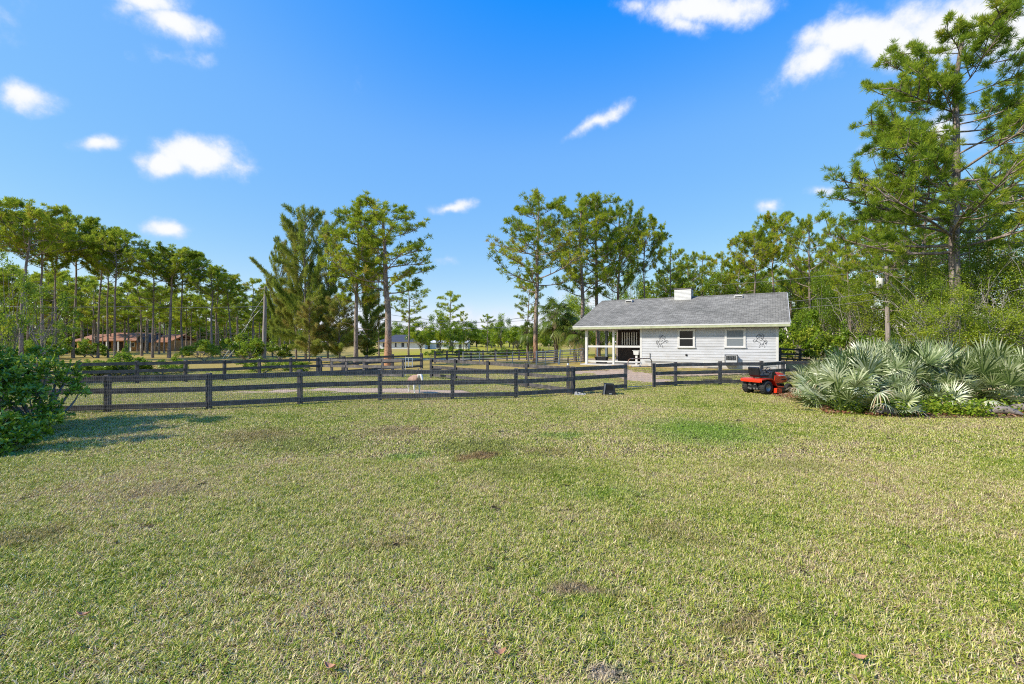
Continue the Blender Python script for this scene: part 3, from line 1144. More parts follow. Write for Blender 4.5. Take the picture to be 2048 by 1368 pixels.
for i in range(11):
    x = 2.82 + i * .185
    if 4.03 < x < 4.22:
        continue
    g = Geo()
    g.box(x, x + .085, 3.16, 3.19, 1.78, 2.74)
    g.obj('grille_bar', WHITE, sfo)

wp = barn_world(1.75, 1.5)
tr = thing('water_trough', 'black tapered plastic water trough on the porch floor', 'trough', (wp[0], wp[1], BZ + .09), BA)
g = Geo()


def frust(g, a0, b0, a1, b1, z0, z1, mi=0):
    v = [(-a0, -b0, z0), (a0, -b0, z0), (a0, b0, z0), (-a0, b0, z0), (-a1, -b1, z1), (a1, -b1, z1), (a1, b1, z1), (-a1, b1, z1)]
    g.add(v, [(0, 1, 5, 4), (1, 2, 6, 5), (2, 3, 7, 6), (3, 0, 4, 7), (3, 2, 1, 0)], .5, mi)


frust(g, .34, .24, .44, .33, .0, .5)
frust(g, .33, .23, .42, .31, .05, .5)
bevel(g.obj('tub', BLACKP, tr), .01)
g = Geo()
g.box(-.47, .47, -.36, -.32, .46, .53)
g.box(-.47, .47, .32, .36, .46, .53)
g.box(-.47, -.43, -.32, .32, .46, .53)
g.box(.43, .47, -.32, .32, .46, .53)
bevel(g.obj('rim', BLACKP, tr), .01)
# pedestal sink/feed box on the porch
fb = thing('utility_sink', 'white box shaped sink on a white post inside the porch', 'sink', (*barn_world(4.52, 1.0), BZ + .09), BA)
g = Geo()
g.box(-.07, .07, -.07, .07, 0, .72)
g.obj('stand', WHITE, fb)
g = Geo()
frust(g, .16, .16, .2, .2, .72, 1.0)
g.obj('basin', SHINY, fb)
g = Geo()
g.box(-.26, .26, -.22, .22, 1.0, 1.05)
bevel(g.obj('rim', WHITE, fb), .01)
# air conditioner
acx = 10.73
ac = Geo()
ac.box(acx - .36, acx + .36, WY0 - .32, WY0 - .005, .50, 1.16)
aco = bevel(ac.obj('air_conditioner', STEM, barn), .015)
g = Geo()
for i in range(7):
    g.box(acx - .28, acx + .28, WY0 - .335, WY0 - .322, .84 + i * .04, .862 + i * .04)
for i in range(5):
    g.box(acx - .29 + i * .14, acx - .275 + i * .14, WY0 - .34, WY0 - .321, .83, 1.11)
g.obj('grille', BLACKM, aco)
g = Geo()
g.box(acx - .38, acx - .345, WY0 - .345, WY0 - .3, .50, 1.2)
g.box(acx + .345, acx + .38, WY0 - .345, WY0 - .3, .50, 1.2)
g.box(acx - .38, acx + .38, WY0 - .345, WY0 - .3, 1.16, 1.2)
g.obj('bracket', BLACKM, aco)
g = Geo()
g.lathe([(0, -.06), (.05, -.06), (.075, -.03), (.075, 0)], 12, (7.98, WY0 - .02, 1.12), 'y')
g.obj('wall_vent', BLACKM, barn, True)
g = Geo()
g.tube([(5.2, WY0 - .08, .66), (7.5, WY0 - .09, .63), (9, WY0 - .08, .6), (10.2, WY0 - .09, .6), (13.2, WY0 - .08, .58)], .018, 6)
g.obj('water_pipe', BLACKM, barn, True)
g = Geo()
g.tube([(9.05, WY0 - .35, .25), (9.05, WY0 - .35, .62), (9.12, WY0 - .35, .66), (9.9, WY0 - .35, .66)], .03, 8)
o = g.obj('standpipe', WHITE, barn, True)
g = Geo()
g.box(5.55, 5.59, WY0 - .06, WY0 - .03, .84, 1.22)
g.obj('hose_tap', GREYM, barn)
g = Geo()
g.box(WX1 + .03, WX1 + .42, .62, 1.02, BZ, .80)
bevel(g.obj('meter_box', CONC, barn), .01)

# prancing horse silhouettes
HORSE = [
    [(.10, .98), (.02, .90), (-.06, .86), (-.12, .78), (-.10, .70), (-.02, .66), (.02, .72), (.10, .70), (.15, .74), (.16, .84), (.12, .93), (.10, .98)],
    [(.13, .96), (.28, .99), (.36, .92), (.40, .80), (.33, .66), (.30, .55)], [(.15, .90), (.26, .84), (.27, .72), (.22, .62)],
    [(-.02, .66), (-.08, .58), (-.10, .50), (-.02, .44)], [(-.10, .52), (-.25, .58), (-.34, .50), (-.30, .40)], [(-.05, .46), (-.20, .46), (-.22, .36)],
    [(.30, .56), (.40, .50), (.42, .40), (.36, .30), (.30, .26)], [(-.02, .44), (.08, .36), (.18, .33), (.20, .24)],
    [(.20, .26), (.12, .16), (.14, .06), (.06, 0)], [(.36, .30), (.38, .18), (.48, .08), (.44, 0)], [(.30, .26), (.26, .16), (.30, .08)],
    [(.42, .46), (.52, .56), (.62, .48), (.60, .34), (.52, .26), (.56, .18)], [(.44, .42), (.54, .46), (.55, .36), (.48, .28)], [(.05, .60), (.16, .52), (.26, .50)]]


def horse(cx, flip, z0, z1, label):
    wx = barn_world(cx, WY0 - .03)
    g = Geo()
    H = z1 - z0
    s = H
    for pl in HORSE:
        P = [(flip * (p[0] - .15) * s * .95, 0, z0 + p[1] * s) for p in pl]
        # subdivide for smooth bends
        Q = []
        for i in range(len(P) - 1):
            Q.append(P[i])
            Q.append(tuple((np.array(P[i]) + np.array(P[i + 1])) / 2))
        Q.append(P[-1])
        g.tube(Q, np.linspace(.008, .010, len(Q)), 6)
    o = g.obj('horse_silhouette', BLACKM, None, True, loc=(wx[0], wx[1], 0))
    o.rotation_euler = (0, 0, BA)
    tag(o, label, 'wall ornament', 'black horse ornaments on the stable wall')


horse(6.38, -1, 1.62, 2.50, 'black outline of a rearing horse left of the dark window')
horse(12.35, 1, 1.66, 2.52, 'black outline of a rearing horse near the stable wall right corner')

# ------------------------------------------------------------------ small yard objects
# black slanted box by the fence
bx = thing('feed_box', 'small black plastic box with sloping sides on the grass by the fence', 'box', (at(1217, 17.2), 17.2, 0), math.radians(-12))
g = Geo()
g.prism([(-.24, 0), (.28, 0), (.20, .40), (-.17, .42)], -.16, .2)
bevel(g.obj('shell', BLACKP, bx), .02)
g = Geo()
g.prism([(-.08, .18), (.17, .18), (.14, .36), (-.05, .37)], -.172, -.161)
g.obj('opening_shade', mat('painted hollow shade', lambda t: bsdf(t, (.004, .004, .005), .9)), bx)  # near-black panel on the face, painting the shade of a recess
g = Geo()
g.prism([(-.20, 0), (-.145, 0), (-.10, .40), (-.15, .41)], -.19, -.161)
bevel(g.obj('side_rib', simple('grey plastic', (.17, .18, .2), .45), bx), .006)
g = Geo()
g.prism([(-.11, .0), (.27, .0), (.22, .17), (-.09, .17)], -.235, -.174)
bevel(g.obj('front_lip', BLACKP, bx), .015)
g = Geo()
for i in range(5):
    g.box(.02 + i * .022, .036 + i * .022, -.241, -.236, .035, .055)
g.obj('emblem', LETTER, bx)

# broken white block
bm_ = Geo()
for i, (x, y, s, h) in enumerate(((0, 0, .055, .12), (.13, .03, .05, .10), (.24, .0, .045, .07), (.34, .04, .04, .05), (.07, -.1, .03, .03))):
    frust(bm_, s, s * .8, s * .7, s * .6, 0, h)
    bm_.v[-1] = bm_.v[-1] + np.array([x, y, 0], np.float32)
    bm_.box(x - s * .7, x + s * .7, y - s * .6, y + s * .6, h - .01, h)
o = bm_.obj('concrete_rubble', CONC, loc=(at(1152, 17.0), 17.0, .0))
tag(o, 'little heap of white broken blocks at the foot of the fence corner post', 'rubble')

# insulator on corner post
ins = thing('post_cap', 'black stick with white cap standing on the fence corner post', 'insulator', (at(1136, 17.55), 17.55, 1.1))
g = Geo()
g.lathe([(.0, 0), (.04, 0), (.04, .07), (.0, .07)], 10)
g.obj('cap', SHINY, ins)
g = Geo()
g.tube([(0, 0, .07), (0, 0, .2), (.005, 0, .34)], .024, 8)
g.obj('stick', BLACKP, ins, True)

# black feed tub hooked on fence
ft = thing('feed_tub', 'black feed tub hooked over the slanting paddock fence', 'tub', (at(875, 24.4), 24.25, .28), 0)
g = Geo()
frust(g, .14, .12, .21, .16, 0, .26)
frust(g, .13, .11, .19, .145, .03, .26)
g.obj('tub', BLACKP, ft)
g = Geo()
for a, b, c, d in ((-.23, .23, -.18, -.15), (-.23, .23, .15, .18), (-.23, -.2, -.15, .15), (.2, .23, -.15, .15)):
    g.box(a, b, c, d, .24, .28)
g.obj('rim', BLACKP, ft)

# white rack by the grey fence
rk = thing('white_rack', 'small white metal rack with square openings by the grey fence', 'rack', (at(811, 26.2), 26.2, 0))
g = Geo()
g.tube([(0, 0, 0), (0, 0, .6), (0, 0, 1.14)], .016, 6)
g.obj('upright', WHITE, rk)
g = Geo()
for x in (.17, .40):
    g.tube([(x, 0, .55), (x, 0, .8), (x, 0, 1.1)], .02, 6)
for z in (.6, .84, 1.08):
    g.tube([(0, 0, z), (.2, 0, z), (.42, 0, z)], .014, 6)
g.obj('grid', WHITE, rk)

# pipe corral gates by the porch
for i, (pa, pb, D, lab) in enumerate(((1072, 1116, 37.4, 'blue grey tubular corral gate left of the leaning one by the porch'), (1117, 1164, 36.6, 'leaning blue grey tubular gate with mesh beside the porch'))):
    x0, x1 = at(pa, D), at(pb, D)
    gt = thing('corral_gate', lab, 'gate', (x0, D, gz(x0, D)), 0, 'tubular gates beside the stable porch')
    L_ = x1 - x0
    lean = .12 if i else 0
    g = Geo()
    g.tube([(0, 0, 0), (lean, 0, 1.15), (L_ * .5 + lean, 0, 1.2), (L_ + lean, 0, 1.3), (L_ - lean, 0, .05), (0, 0, .02)], .045, 6)
    for x in (L_ * .02,):
        g.bar((x, 0, -.1), (x + lean, 0, 1.25), .12, .1, up=(0, 1, 0))
    g.obj('frame', BLUEPIPE, gt)
    for k in range(5):
        z = .22 + k * .2
        g = Geo()
        g.tube([(lean * z, 0, z), (L_ / 2, 0, z + .02), (L_, 0, z + .05)], .022, 6)
        g.obj('bar', BLUEPIPE, gt)
    g = Geo()
    for k in range(1, 22):
        g.bar((L_ * k / 22, 0, .1), (L_ * k / 22, 0, 1.2), .006, .006)
    g.obj('wire_mesh', WIRE, gt)

# fallen leaves
for i, (px, py, lab) in enumerate(((165, 1243, 'curled brown leaf on the lawn at the lower left'), (1000, 1320, 'pale brown leaf on the lawn near the bottom centre'),
                                   (660, 1350, 'orange brown leaf on the lawn at the bottom edge left of centre'), (1718, 1330, 'long reddish leaf on the lawn at the lower right'),
                                   (972, 864, 'fallen brown twig leaf in the middle of the lawn'))):
    D = gd(py)
    g = Geo()
    n = 7
    u = np.linspace(0, 1, n)
    w = np.sin(u * PI) ** .8 * .019
    base = np.stack([(u - .5) * .085, np.zeros(n), .012 + .02 * (u - .5) ** 2 * 4], 1)
    v = np.concatenate([base + np.stack([0 * u, w, .012 * np.ones(n)], 1), base, base - np.stack([0 * u, w, -.012 * np.ones(n)], 1)])
    f = [(r * n + k, r * n + k + 1, (r + 1) * n + k + 1, (r + 1) * n + k) for r in range(2) for k in range(n - 1)]
    g.add(v, f)
    o = g.obj('fallen_leaf', LEAFD, loc=(at(px, D), D, .03))
    o.rotation_euler = (random.uniform(-.2, .2), random.uniform(-.2, .2), random.uniform(-.6, .6))
    m = o.modifiers.new('s', 'SOLIDIFY')
    m.thickness = .0015
    tag(o, lab, 'leaf', 'dead leaves on the lawn')

# ------------------------------------------------------------------ riding mower
mw = thing('riding_mower', 'orange red riding lawn mower with black seat parked by the palmettos', 'riding mower', (9.40, 17.25, 0.02), math.radians(23))


def wheel(x, y, r, w, name='wheel'):
    g = Geo()
    g.lathe([(r * .52, -w / 2 + .01), (r * .86, -w / 2), (r * .97, -w * .38), (r, -w * .2), (r, w * .2), (r * .97, w * .38), (r * .86, w / 2), (r * .52, w / 2 - .01), (r * .50, 0), (r * .52, -w / 2 + .01)], 28, (0, 0, 0), 'y')
    for i in range(22):
        a = i * 2 * PI / 22
        for s in (-1, 1):
            M = Matrix.Rotation(a, 4, 'Y') @ Matrix.Translation((0, s * w * .2, r * 1.0)) @ Matrix.Rotation(s * .5, 4, 'Z')
            g.box(-.012, .012, -w * .16, w * .16, -.012, .009, M=M)
    o = g.obj('wheel', TYRE, mw, True, loc=(x, y, r))
    g = Geo()
    sg = -1 if y < 0 else 1
    g.lathe([(0, -w * .1), (r * .16, -w * .1), (r * .2, w * .12), (r * .38, w * .02), (r * .44, w * .3), (r * .53, w * .46), (r * .53, -w * .4), (0, -w * .4)] if sg > 0 else
            [(0, w * .1), (r * .16, w * .1), (r * .2, -w * .12), (r * .38, -w * .02), (r * .44, -w * .3), (r * .53, -w * .46), (r * .53, w * .4), (0, w * .4)], 24, (0, 0, 0), 'y')
    g.obj('rim', RIMM, o, True)
    return o


for y in (-.37, .37):
    wheel(0, y, .26, .23)
    wheel(1.25, y * .95, .185, .15)
# chassis and engine bits
g = Geo()
g.box(-.22, 1.30, -.16, .16, .22, .36)
g.box(-.18, .18, -.26, .26, .16, .46)
g.tube([(0, -.3, .26), (0, 0, .26), (0, .3, .26)], .035, 8)
g.box(1.18, 1.32, -.28, .28, .17, .23)
bevel(g.obj('chassis', BLACKM, mw), .012)
g = Geo()
for i in range(9):
    x, y, z = random.uniform(-.24, -.16), random.uniform(-.2, .2), random.uniform(.2, .42)
    g.box(x - .03, x + .03, y - .04, y + .04, z - .03, z + .03)
g.obj('transaxle', GREYM, mw)
# fender body with curved drop to the foot rests: profile swept across
prof = [(-.34, .50), (-.33, .585), (-.05, .61), (.22, .60), (.34, .54), (.46, .38), (.58, .30), (.92, .285)]
for s in (-1, 1):
    g = Geo()
    ya, yb = s * .14, s * .46
    lo = [(x, z - .045) for x, z in prof]
    lo[0] = (-.33, .47)
    v, f = [], []
    n = len(prof)
    for y in (ya, yb):
        v += [(x, y if x < .5 else (y if abs(y) < .3 else s * .42), z) for x, z in prof]
        v += [(x, y if x < .5 else (y if abs(y) < .3 else s * .42), z) for x, z in lo]
    for k in range(n - 1):
        f += [(k, k + 1, 2 * n + k + 1, 2 * n + k), (n + k, 3 * n + k, 3 * n + k + 1, n + k + 1), (k, n + k, n + k + 1, k + 1), (2 * n + k, 2 * n + k + 1, 3 * n + k + 1, 3 * n + k)]
    f += [(0, 2 * n, 3 * n, n), (n - 1, 2 * n - 1, 4 * n - 1, 3 * n - 1)]
    g.add(v, f)
    bevel(g.obj('fender', RED, mw), .02, 3)
g = Geo()
g.box(-.335, .24, -.139, .139, .49, .597)
g.box(-.37, -.336, -.40, .40, .46, .56)
bevel(g.obj('rear_panel', RED, mw), .015, 3)
g = Geo()
g.prism([(.24, .40), (.24, .60), (.34, .52), (.46, .35), (.60, .28), (.60, .24), (.4, .24)], -.138, .138)
g.obj('tunnel', BLACKP, mw)
# hood: lofted sections
secs = [(.64, .25, .40, .80), (.80, .25, .40, .82), (1.0, .245, .40, .81), (1.2, .235, .41, .775), (1.35, .215, .43, .70), (1.44, .18, .46, .60)]
g = Geo()
k = 12
vv = []
for x, hw, z0, z1 in secs:
    for i in range(k):
        a = PI * i / (k - 1)
        c, s_ = math.cos(a), math.sin(a)
        yy = hw * (abs(c) ** .55) * (1 if c > 0 else -1)
        zz = z0 + (z1 - z0) * (s_ ** .5 if s_ > 0 else 0)
        vv.append((x, yy, zz))
ff = [(r * k + i, r * k + i + 1, (r + 1) * k + i + 1, (r + 1) * k + i) for r in range(len(secs) - 1) for i in range(k - 1)]
g.add(vv, ff)
g.ngon([vv[i] for i in range(k)][::-1])
g.ngon([vv[(len(secs) - 1) * k + i] for i in range(k)])
hood = g.obj('hood', RED, mw, True)
g = Geo()
g.box(1.425, 1.462, -.15, .15, .44, .53)
for i in range(6):
    g.box(1.0 + i * .045, 1.02 + i * .045, -.252, -.236, .50, .56)
    g.box(1.0 + i * .045, 1.02 + i * .045, .236, .252, .50, .56)
bevel(g.obj('grille', BLACKP, hood), .006)
for s in (-1, 1):
    g = Geo()
    g.lathe([(0, .03), (.04, .026), (.052, 0), (.052, -.03)], 14, (1.435, s * .12, .57), 'x')
    g.obj('headlight', LAMPG, hood, True)
    g = Geo()
    for i in range(9):                         # raised pale lettering, too small to read
        x0 = .86 + i * .042
        g.box(x0, x0 + .03, min(s * .2505, s * .262), max(s * .2505, s * .262), .665, .705)
    g.obj('lettering', LETTER, hood)
g = Geo()
g.prism([(.46, .32), (.50, .70), (.54, .84), (.64, .84), (.70, .82), (.80, .60), (.92, .34), (.92, .30), (.46, .30)], -.225, .225)
bevel(g.obj('dash_panel', BLACKP, mw), .03, 3)
g = Geo()
g.tube([(.52, 0, .80), (.46, 0, .88), (.44, 0, .91)], .022, 8)
swo = g.obj('steering_column', BLACKM, mw, True)
g = Geo()
a = np.linspace(0, 2 * PI, 25)
M3 = np.array(Matrix.Rotation(math.radians(-28), 3, 'Y'))
g.tube((np.stack([np.cos(a) * .17, np.sin(a) * .17, 0 * a], 1) @ M3.T) + np.array([.44, 0, .92]), .014, 8)
for q in (0, 2.1, 4.2):
    e = M3 @ np.array([math.cos(q) * .16, math.sin(q) * .16, 0]) + np.array([.44, 0, .92])
    g.tube([(.44, 0, .915), (np.array([.44, 0, .915]) + e) / 2, e], .012, 6)
g.obj('steering_wheel', BLACKP, mw, True)
g = Geo()
g.box(-.12, .34, -.24, .24, .645, .73)
o = bevel(g.obj('seat', SEATV, mw), .035, 3)
Mx = Matrix.Translation((-.13, 0, .70)) @ Matrix.Rotation(-.22, 4, 'Y')
g = Geo()
g.box(-.045, .05, -.235, .235, -.01, .34, M=Mx)
bevel(g.obj('seat_back', SEATV, mw), .045, 4)
g = Geo()
for y in (-.15, .15):
    g.tube([(0, y, .60), (0.02, y, .62), (0, y, .655)], .02, 6)
g.obj('seat_spring', GREYM, mw)
g = Geo()
g.tube([(.28, -.30, .60), (.30, -.31, .70), (.28, -.31, .80)], .012, 6)
g.lathe([(0, -.02), (.022, -.015), (.022, .015), (0, .02)], 8, (.28, -.31, .81))
g.obj('lever', BLACKP, mw, True)
g = Geo()
g.box(.42, 1.02, -.46, .46, .10, .24)
g.lathe([(0, .24), (.1, .24), (.12, .27), (0, .28)], 14, (.58, -.24, 0))
g.lathe([(0, .24), (.1, .24), (.12, .27), (0, .28)], 14, (.58, .24, 0))
bevel(g.obj('cutting_deck', BLACKM, mw), .03, 3)
g = Geo()
g.prism([(.26, .07), (.29, .25), (.50, .25), (.56, .20), (.56, .07)], -.60, -.465)
bevel(g.obj('discharge_chute', RED, mw), .012)

# ------------------------------------------------------------------ donkey
dk = thing('donkey', 'small tan donkey with white face and white legs behind the mesh fence', 'donkey', (at(829, 17.6), 17.6, gz(-3.8, 17.6)), math.radians(-58))


def skin(name, verts, edges, mat_, parent, root=0, lv=2, scale=1.0):
    me = bpy.data.meshes.new(name)
    me.from_pydata([tuple(c * scale for c in v[:3]) for v in verts], edges, [])
    o = bpy.data.objects.new(name, me)
    COL.objects.link(o)
    o.parent = parent
    m = o.modifiers.new('skin', 'SKIN')
    m.use_smooth_shade = True
    for i, v in enumerate(verts):
        sv = me.skin_vertices[0].data[i]
        r = v[3] if len(v) == 4 else v[3:5]
        sv.radius = (v[3] * scale, (v[4] if len(v) > 4 else v[3]) * scale)
        sv.use_root = i == root
    s = o.modifiers.new('sub', 'SUBSURF')
    s.levels = s.render_levels = lv
    me.materials.append(mat_)
    return o


def donk_b(t):
    oc = objc(t)
    sp = nd(t, 'ShaderNodeSeparateXYZ', {0: oc})
    n = noise(t, 9, 5, oc)
    z = nd(t, 'ShaderNodeMath', {0: sp.outputs[2], 1: nd(t, 'ShaderNodeMath', {0: n, 1: .08}, operation='MULTIPLY').outputs[0]}, operation='ADD').outputs[0]
    body = ramp(t, n, [(.3, (.34, .20, .14)), (.7, (.47, .31, .24))])
    c = mixc(t, ramp(t, z, [(.40, 1.0), (.48, 0.0)]), body, (.80, .77, .70))
    c = mixc(t, ramp(t, sp.outputs[0], [(.44, 0.0), (.50, 1.0)]), c, (.82, .80, .75))
    return bsdf(t, c, .85, 0, .2, noise(t, 60, 3, oc), .3, .01)


DONK = mat('donkey coat', donk_b)
V, E = [], []


def chain(pts, start=None):
    p = start
    for q in pts:
        V.append(q)
        if p is not None:
            E.append((p, len(V) - 1))
        p = len(V) - 1
    return p


chain([(-.30, 0, .59, .165, .175), (-.12, 0, .55, .175, .19), (.08, 0, .54, .175, .19), (.26, 0, .57, .15, .165)])       # 0..3
chain([(.38, 0, .66, .09, .11), (.46, .02, .75, .07, .09), (.52, .04, .81, .065, .075), (.60, .06, .70, .052, .05), (.66, .07, .57, .042, .042), (.68, .075, .52, .035, .038)], 3)
for s in (-1, 1):
    chain([(-.34, s * .09, .47, .085), (-.30, s * .11, .36, .06), (-.38, s * .11, .23, .036), (-.36, s * .11, .08, .026), (-.34, s * .11, .02, .036)], 0)
    chain([(.27, s * .09, .44, .07), (.27, s * .10, .34, .048), (.28, s * .10, .22, .034), (.28, s * .10, .08, .026), (.30, s * .10, .02, .036)], 3)
skin('body', V, E, DONK, dk)
for s in (-1, 1):
    g = Geo()
    g.tube([(.50, .04 + s * .035, .85), (.485, .04 + s * .06, .91), (.475, .04 + s * .075, .98), (.48, .04 + s * .08, 1.02)], [.018, .03, .024, .004], 8)
    g.obj('ear', simple('donkey ear', (.25, .2, .17), .9), dk, True)
    g = Geo()
    g.lathe([(0, -.014), (.012, -.006), (.014, 0), (.012, .006), (0, .014)], 10, (.588, .06 + s * .045, .735))
    g.obj('eye', BLACKM, dk, True)
g = Geo()
g.tube([(-.46, 0, .66), (-.50, 0, .56), (-.51, 0, .42), (-.50, 0, .30)], [.025, .02, .025, .01], 8)
g.obj('tail', simple('tail hair', (.2, .15, .12), .95), dk, True)
g = Geo()
g.tube([(.22, 0, .745), (.34, .005, .80), (.42, .02, .865), (.50, .035, .895)], [.012, .03, .03, .015], 8)
g.obj('mane', simple('mane hair', (.12, .1, .09), .95), dk, True)

# ------------------------------------------------------------------ utility poles and wires
D = 55.0
pl = thing('utility_pole', 'tall wooden utility pole standing before the left pine wood', 'utility pole', (at(528, D), D, 0))
g = Geo()
g.tube([(0, 0, -.2), (.04, 0, 3), (.12, 0, 6), (.19, 0, zt(573, D))], [.24, .22, .19, .16], 12)
g.obj('pole', POLEW, pl, True)
g = Geo()
g.bar((-.55, 0, 8.5), (.5, 0, 8.5), .1, .1)
g.obj('cross_arm', POLEW, pl)
g = Geo()
g.lathe([(0, 0), (.06, .0), (.07, .06), (.04, .14), (0, .16)], 10, (-.5, 0, 8.55))
g.obj('insulator', SHINY, pl, True)
for i, (pa, ya, pb, yb, lab) in enumerate(((446, 713, 470, 683, 'pale guy wire guard leaning to the left of the other at the left pole'), (454, 714, 479, 688, 'pale guy wire guard leaning nearest the left utility pole'))):
    D2 = 54
    gg = thing('guy_guard', lab, 'guy wire', (at(pa, D2), D2, 0), 0, 'guy wires of the left utility pole')
    dx, dz = at(pb, D2) - at(pa, D2), zt(yb, D2)
    g = Geo()
    g.tube([(0, 0, 0), (dx / 2, 0, dz / 2), (dx, 0, dz)], .07, 8)
    g.obj('guard', simple('pale guard', (.62, .58, .48), .6), gg, True)
    g = Geo()
    ex, ez = at(528, D) - at(pa, D2), 6.5 + i
    g.tube([(dx, 0, dz), (ex * .7, .5, ez * .72), (ex, 1.0, ez)], .02, 5)
    g.obj('guy_wire', GALV, gg, True)


def wire(pts, r, label, sag=.6):
    P = []
    for a, b in zip(pts[:-1], pts[1:]):
        a, b = Vector(a), Vector(b)
        for k in range(12):
            u = k / 12
            p = a.lerp(b, u)
            p.z -= sag * 4 * u * (1 - u)
            P.append(p)
    P.append(Vector(pts[-1]))
    g = Geo()
    g.tube([tuple(p) for p in P], r, 5)
    o = g.obj('power_line', WIREK, None, True)
    tag(o, label, 'power line', 'overhead power lines')


WIREK = simple('power cable', (.22, .22, .24), .6, .1, 3)
wire([(at(531, 55), 55, 8.6), (at(735, 66), 66, zt(622, 66)), (at(1060, 80), 80, zt(640, 80))], .03, 'upper cable running right from the left utility pole top', .9)
wire([(at(531, 55), 55, 7.0), (at(740, 66), 66, zt(638, 66)), (at(1060, 80), 80, zt(633, 80))], .04, 'lower cable running right from the left utility pole', .9)
wire([(at(531, 55), 55, 6.9), (at(735, 66), 66, zt(644, 66)), (at(1060, 80), 80, zt(650, 80))], .035, 'lowest cable running right from the left utility pole', .8)
wire([(at(-40, 50), 50, zt(612, 50)), (at(250, 52), 52, zt(613, 52)), (at(531, 55), 55, zt(613, 55))], .022, 'cable crossing the left pine wood to the left utility pole', .1)
D = 32.0
pr = thing('utility_pole', 'grey wooden utility pole with white transformer by the right thicket', 'utility pole', (at(1777, D), D, 0))
g = Geo()
g.tube([(0, 0, -.2), (-.05, 0, 3), (-.11, 0, 5.5), (-.14, 0, zt(533, D))], [.155, .145, .13, .115], 12)
g.obj('pole', POLEW, pr, True)
g = Geo()
g.lathe([(0, 0), (.2, 0), (.22, .04), (.22, .62), (.2, .68), (0, .70)], 18, (-.62, 0, zt(576, D)))
g.obj('transformer', FARWHITE, pr, True)
for dx in (-.70, -.56):
    g = Geo()
    g.lathe([(0, 0), (.03, 0), (.045, .05), (.03, .1), (.04, .16), (0, .2)], 8, (dx, 0, zt(576, D) + .69))
    g.obj('insulator', SHINY, pr, True)
g = Geo()
g.bar((-.6, 0, 5.9), (-.1, 0, 6.0), .06, .06)
g.bar((-.6, 0, 7.0), (.25, 0, 7.15), .08, .1)
g.obj('bracket', GREYM, pr)
wire([(at(1773, 32), 32, zt(536, 32)), (at(1640, 38), 38, zt(552, 38)), (at(1420, 46), 46, zt(570, 46))], .012, 'top cable running left from the right utility pole', .1)
wire([(at(1773, 32), 32, zt(580, 32)), (at(1630, 38), 38, zt(598, 38)), (at(1400, 46), 46, zt(615, 46))], .013, 'middle cable running left from the right utility pole', .1)
wire([(at(1773, 32), 32, zt(594, 32)), (at(1640, 38), 38, zt(612, 38)), (at(1400, 46), 46, zt(632, 46))], .013, 'lowest cable running left from the right utility pole', .1)

# ------------------------------------------------------------------ distant houses
D = 98.0
h1 = thing('ranch_house', 'low brown ranch house with orange brown roof behind the left pines', 'house', (at(262, D), D, 0))
hx = lambda px: at(px, D) - at(262, D)
g = Geo()
g.box(hx(198), hx(342), 0, 8, 0, 2.35)
g.obj('wall', BRICK, h1)


def groof(g, x0, x1, y0, y1, ze, zr, t=.15):
    ym = (y0 + y1) / 2
    slab(g, [(x0, y0, ze), (x1, y0, ze), (x1, ym, zr), (x0, ym, zr)], t)
    slab(g, [(x0, ym, zr), (x1, ym, zr), (x1, y1, ze), (x0, y1, ze)], t)


g = Geo()
groof(g, hx(198), hx(293), -1.6, 9, 2.35, 4.1)
groof(g, hx(306), hx(343), -.6, 9, 2.05, 3.75)
g.obj('roof', ORROOF, h1)
g = Geo()
g.add([(hx(290), -2.6, 1.9), (hx(310), -2.6, 1.9), (hx(300), -2.6, 3.6), (hx(290), 5, 1.9), (hx(310), 5, 1.9), (hx(300), 5, 3.6)], [(0, 2, 5, 3), (2, 1, 4, 5)])
g.add([(hx(292), -2.4, 1.9), (hx(308), -2.4, 1.9), (hx(300), -2.4, 3.3)], [(0, 1, 2)])
g.obj('porch_gable', DARKROOF, h1)
g = Geo()
g.box(hx(170), hx(197), -1.8, 7, 0, 2.2)
g.obj('timber_wing', YELW, h1)
g = Geo()
groof(g, hx(166), hx(200), -3, 8.4, 2.2, 3.75)
g.obj('wing_roof', ORROOF, h1)
g = Geo()
for a, b in ((203, 222), (228, 246), (282, 298)):
    g.box(hx(a), hx(b), -.06, -.01, .3, 2.0)
g.obj('veranda_shade', DARKIN, h1)  # flat dark panels on the wall, painting the shade inside veranda and garage
for a, b in ((250, 258), (262, 270), (314, 320)):
    g = Geo()
    g.box(hx(a), hx(b), -.07, -.01, .9, 1.9)
    w = g.obj('window', FARWHITE, h1)
    g = Geo()
    g.box(hx(a) + .12, hx(b) - .12, -.1, -.075, 1.0, 1.8)
    g.obj('pane', GLASS, w)
for p in (202, 225, 248, 272, 292):
    g = Geo()
    g.box(hx(p) - .1, hx(p) + .1, -1.5, -1.3, 0, 2.25)
    g.obj('porch_post', FARWHITE, h1)

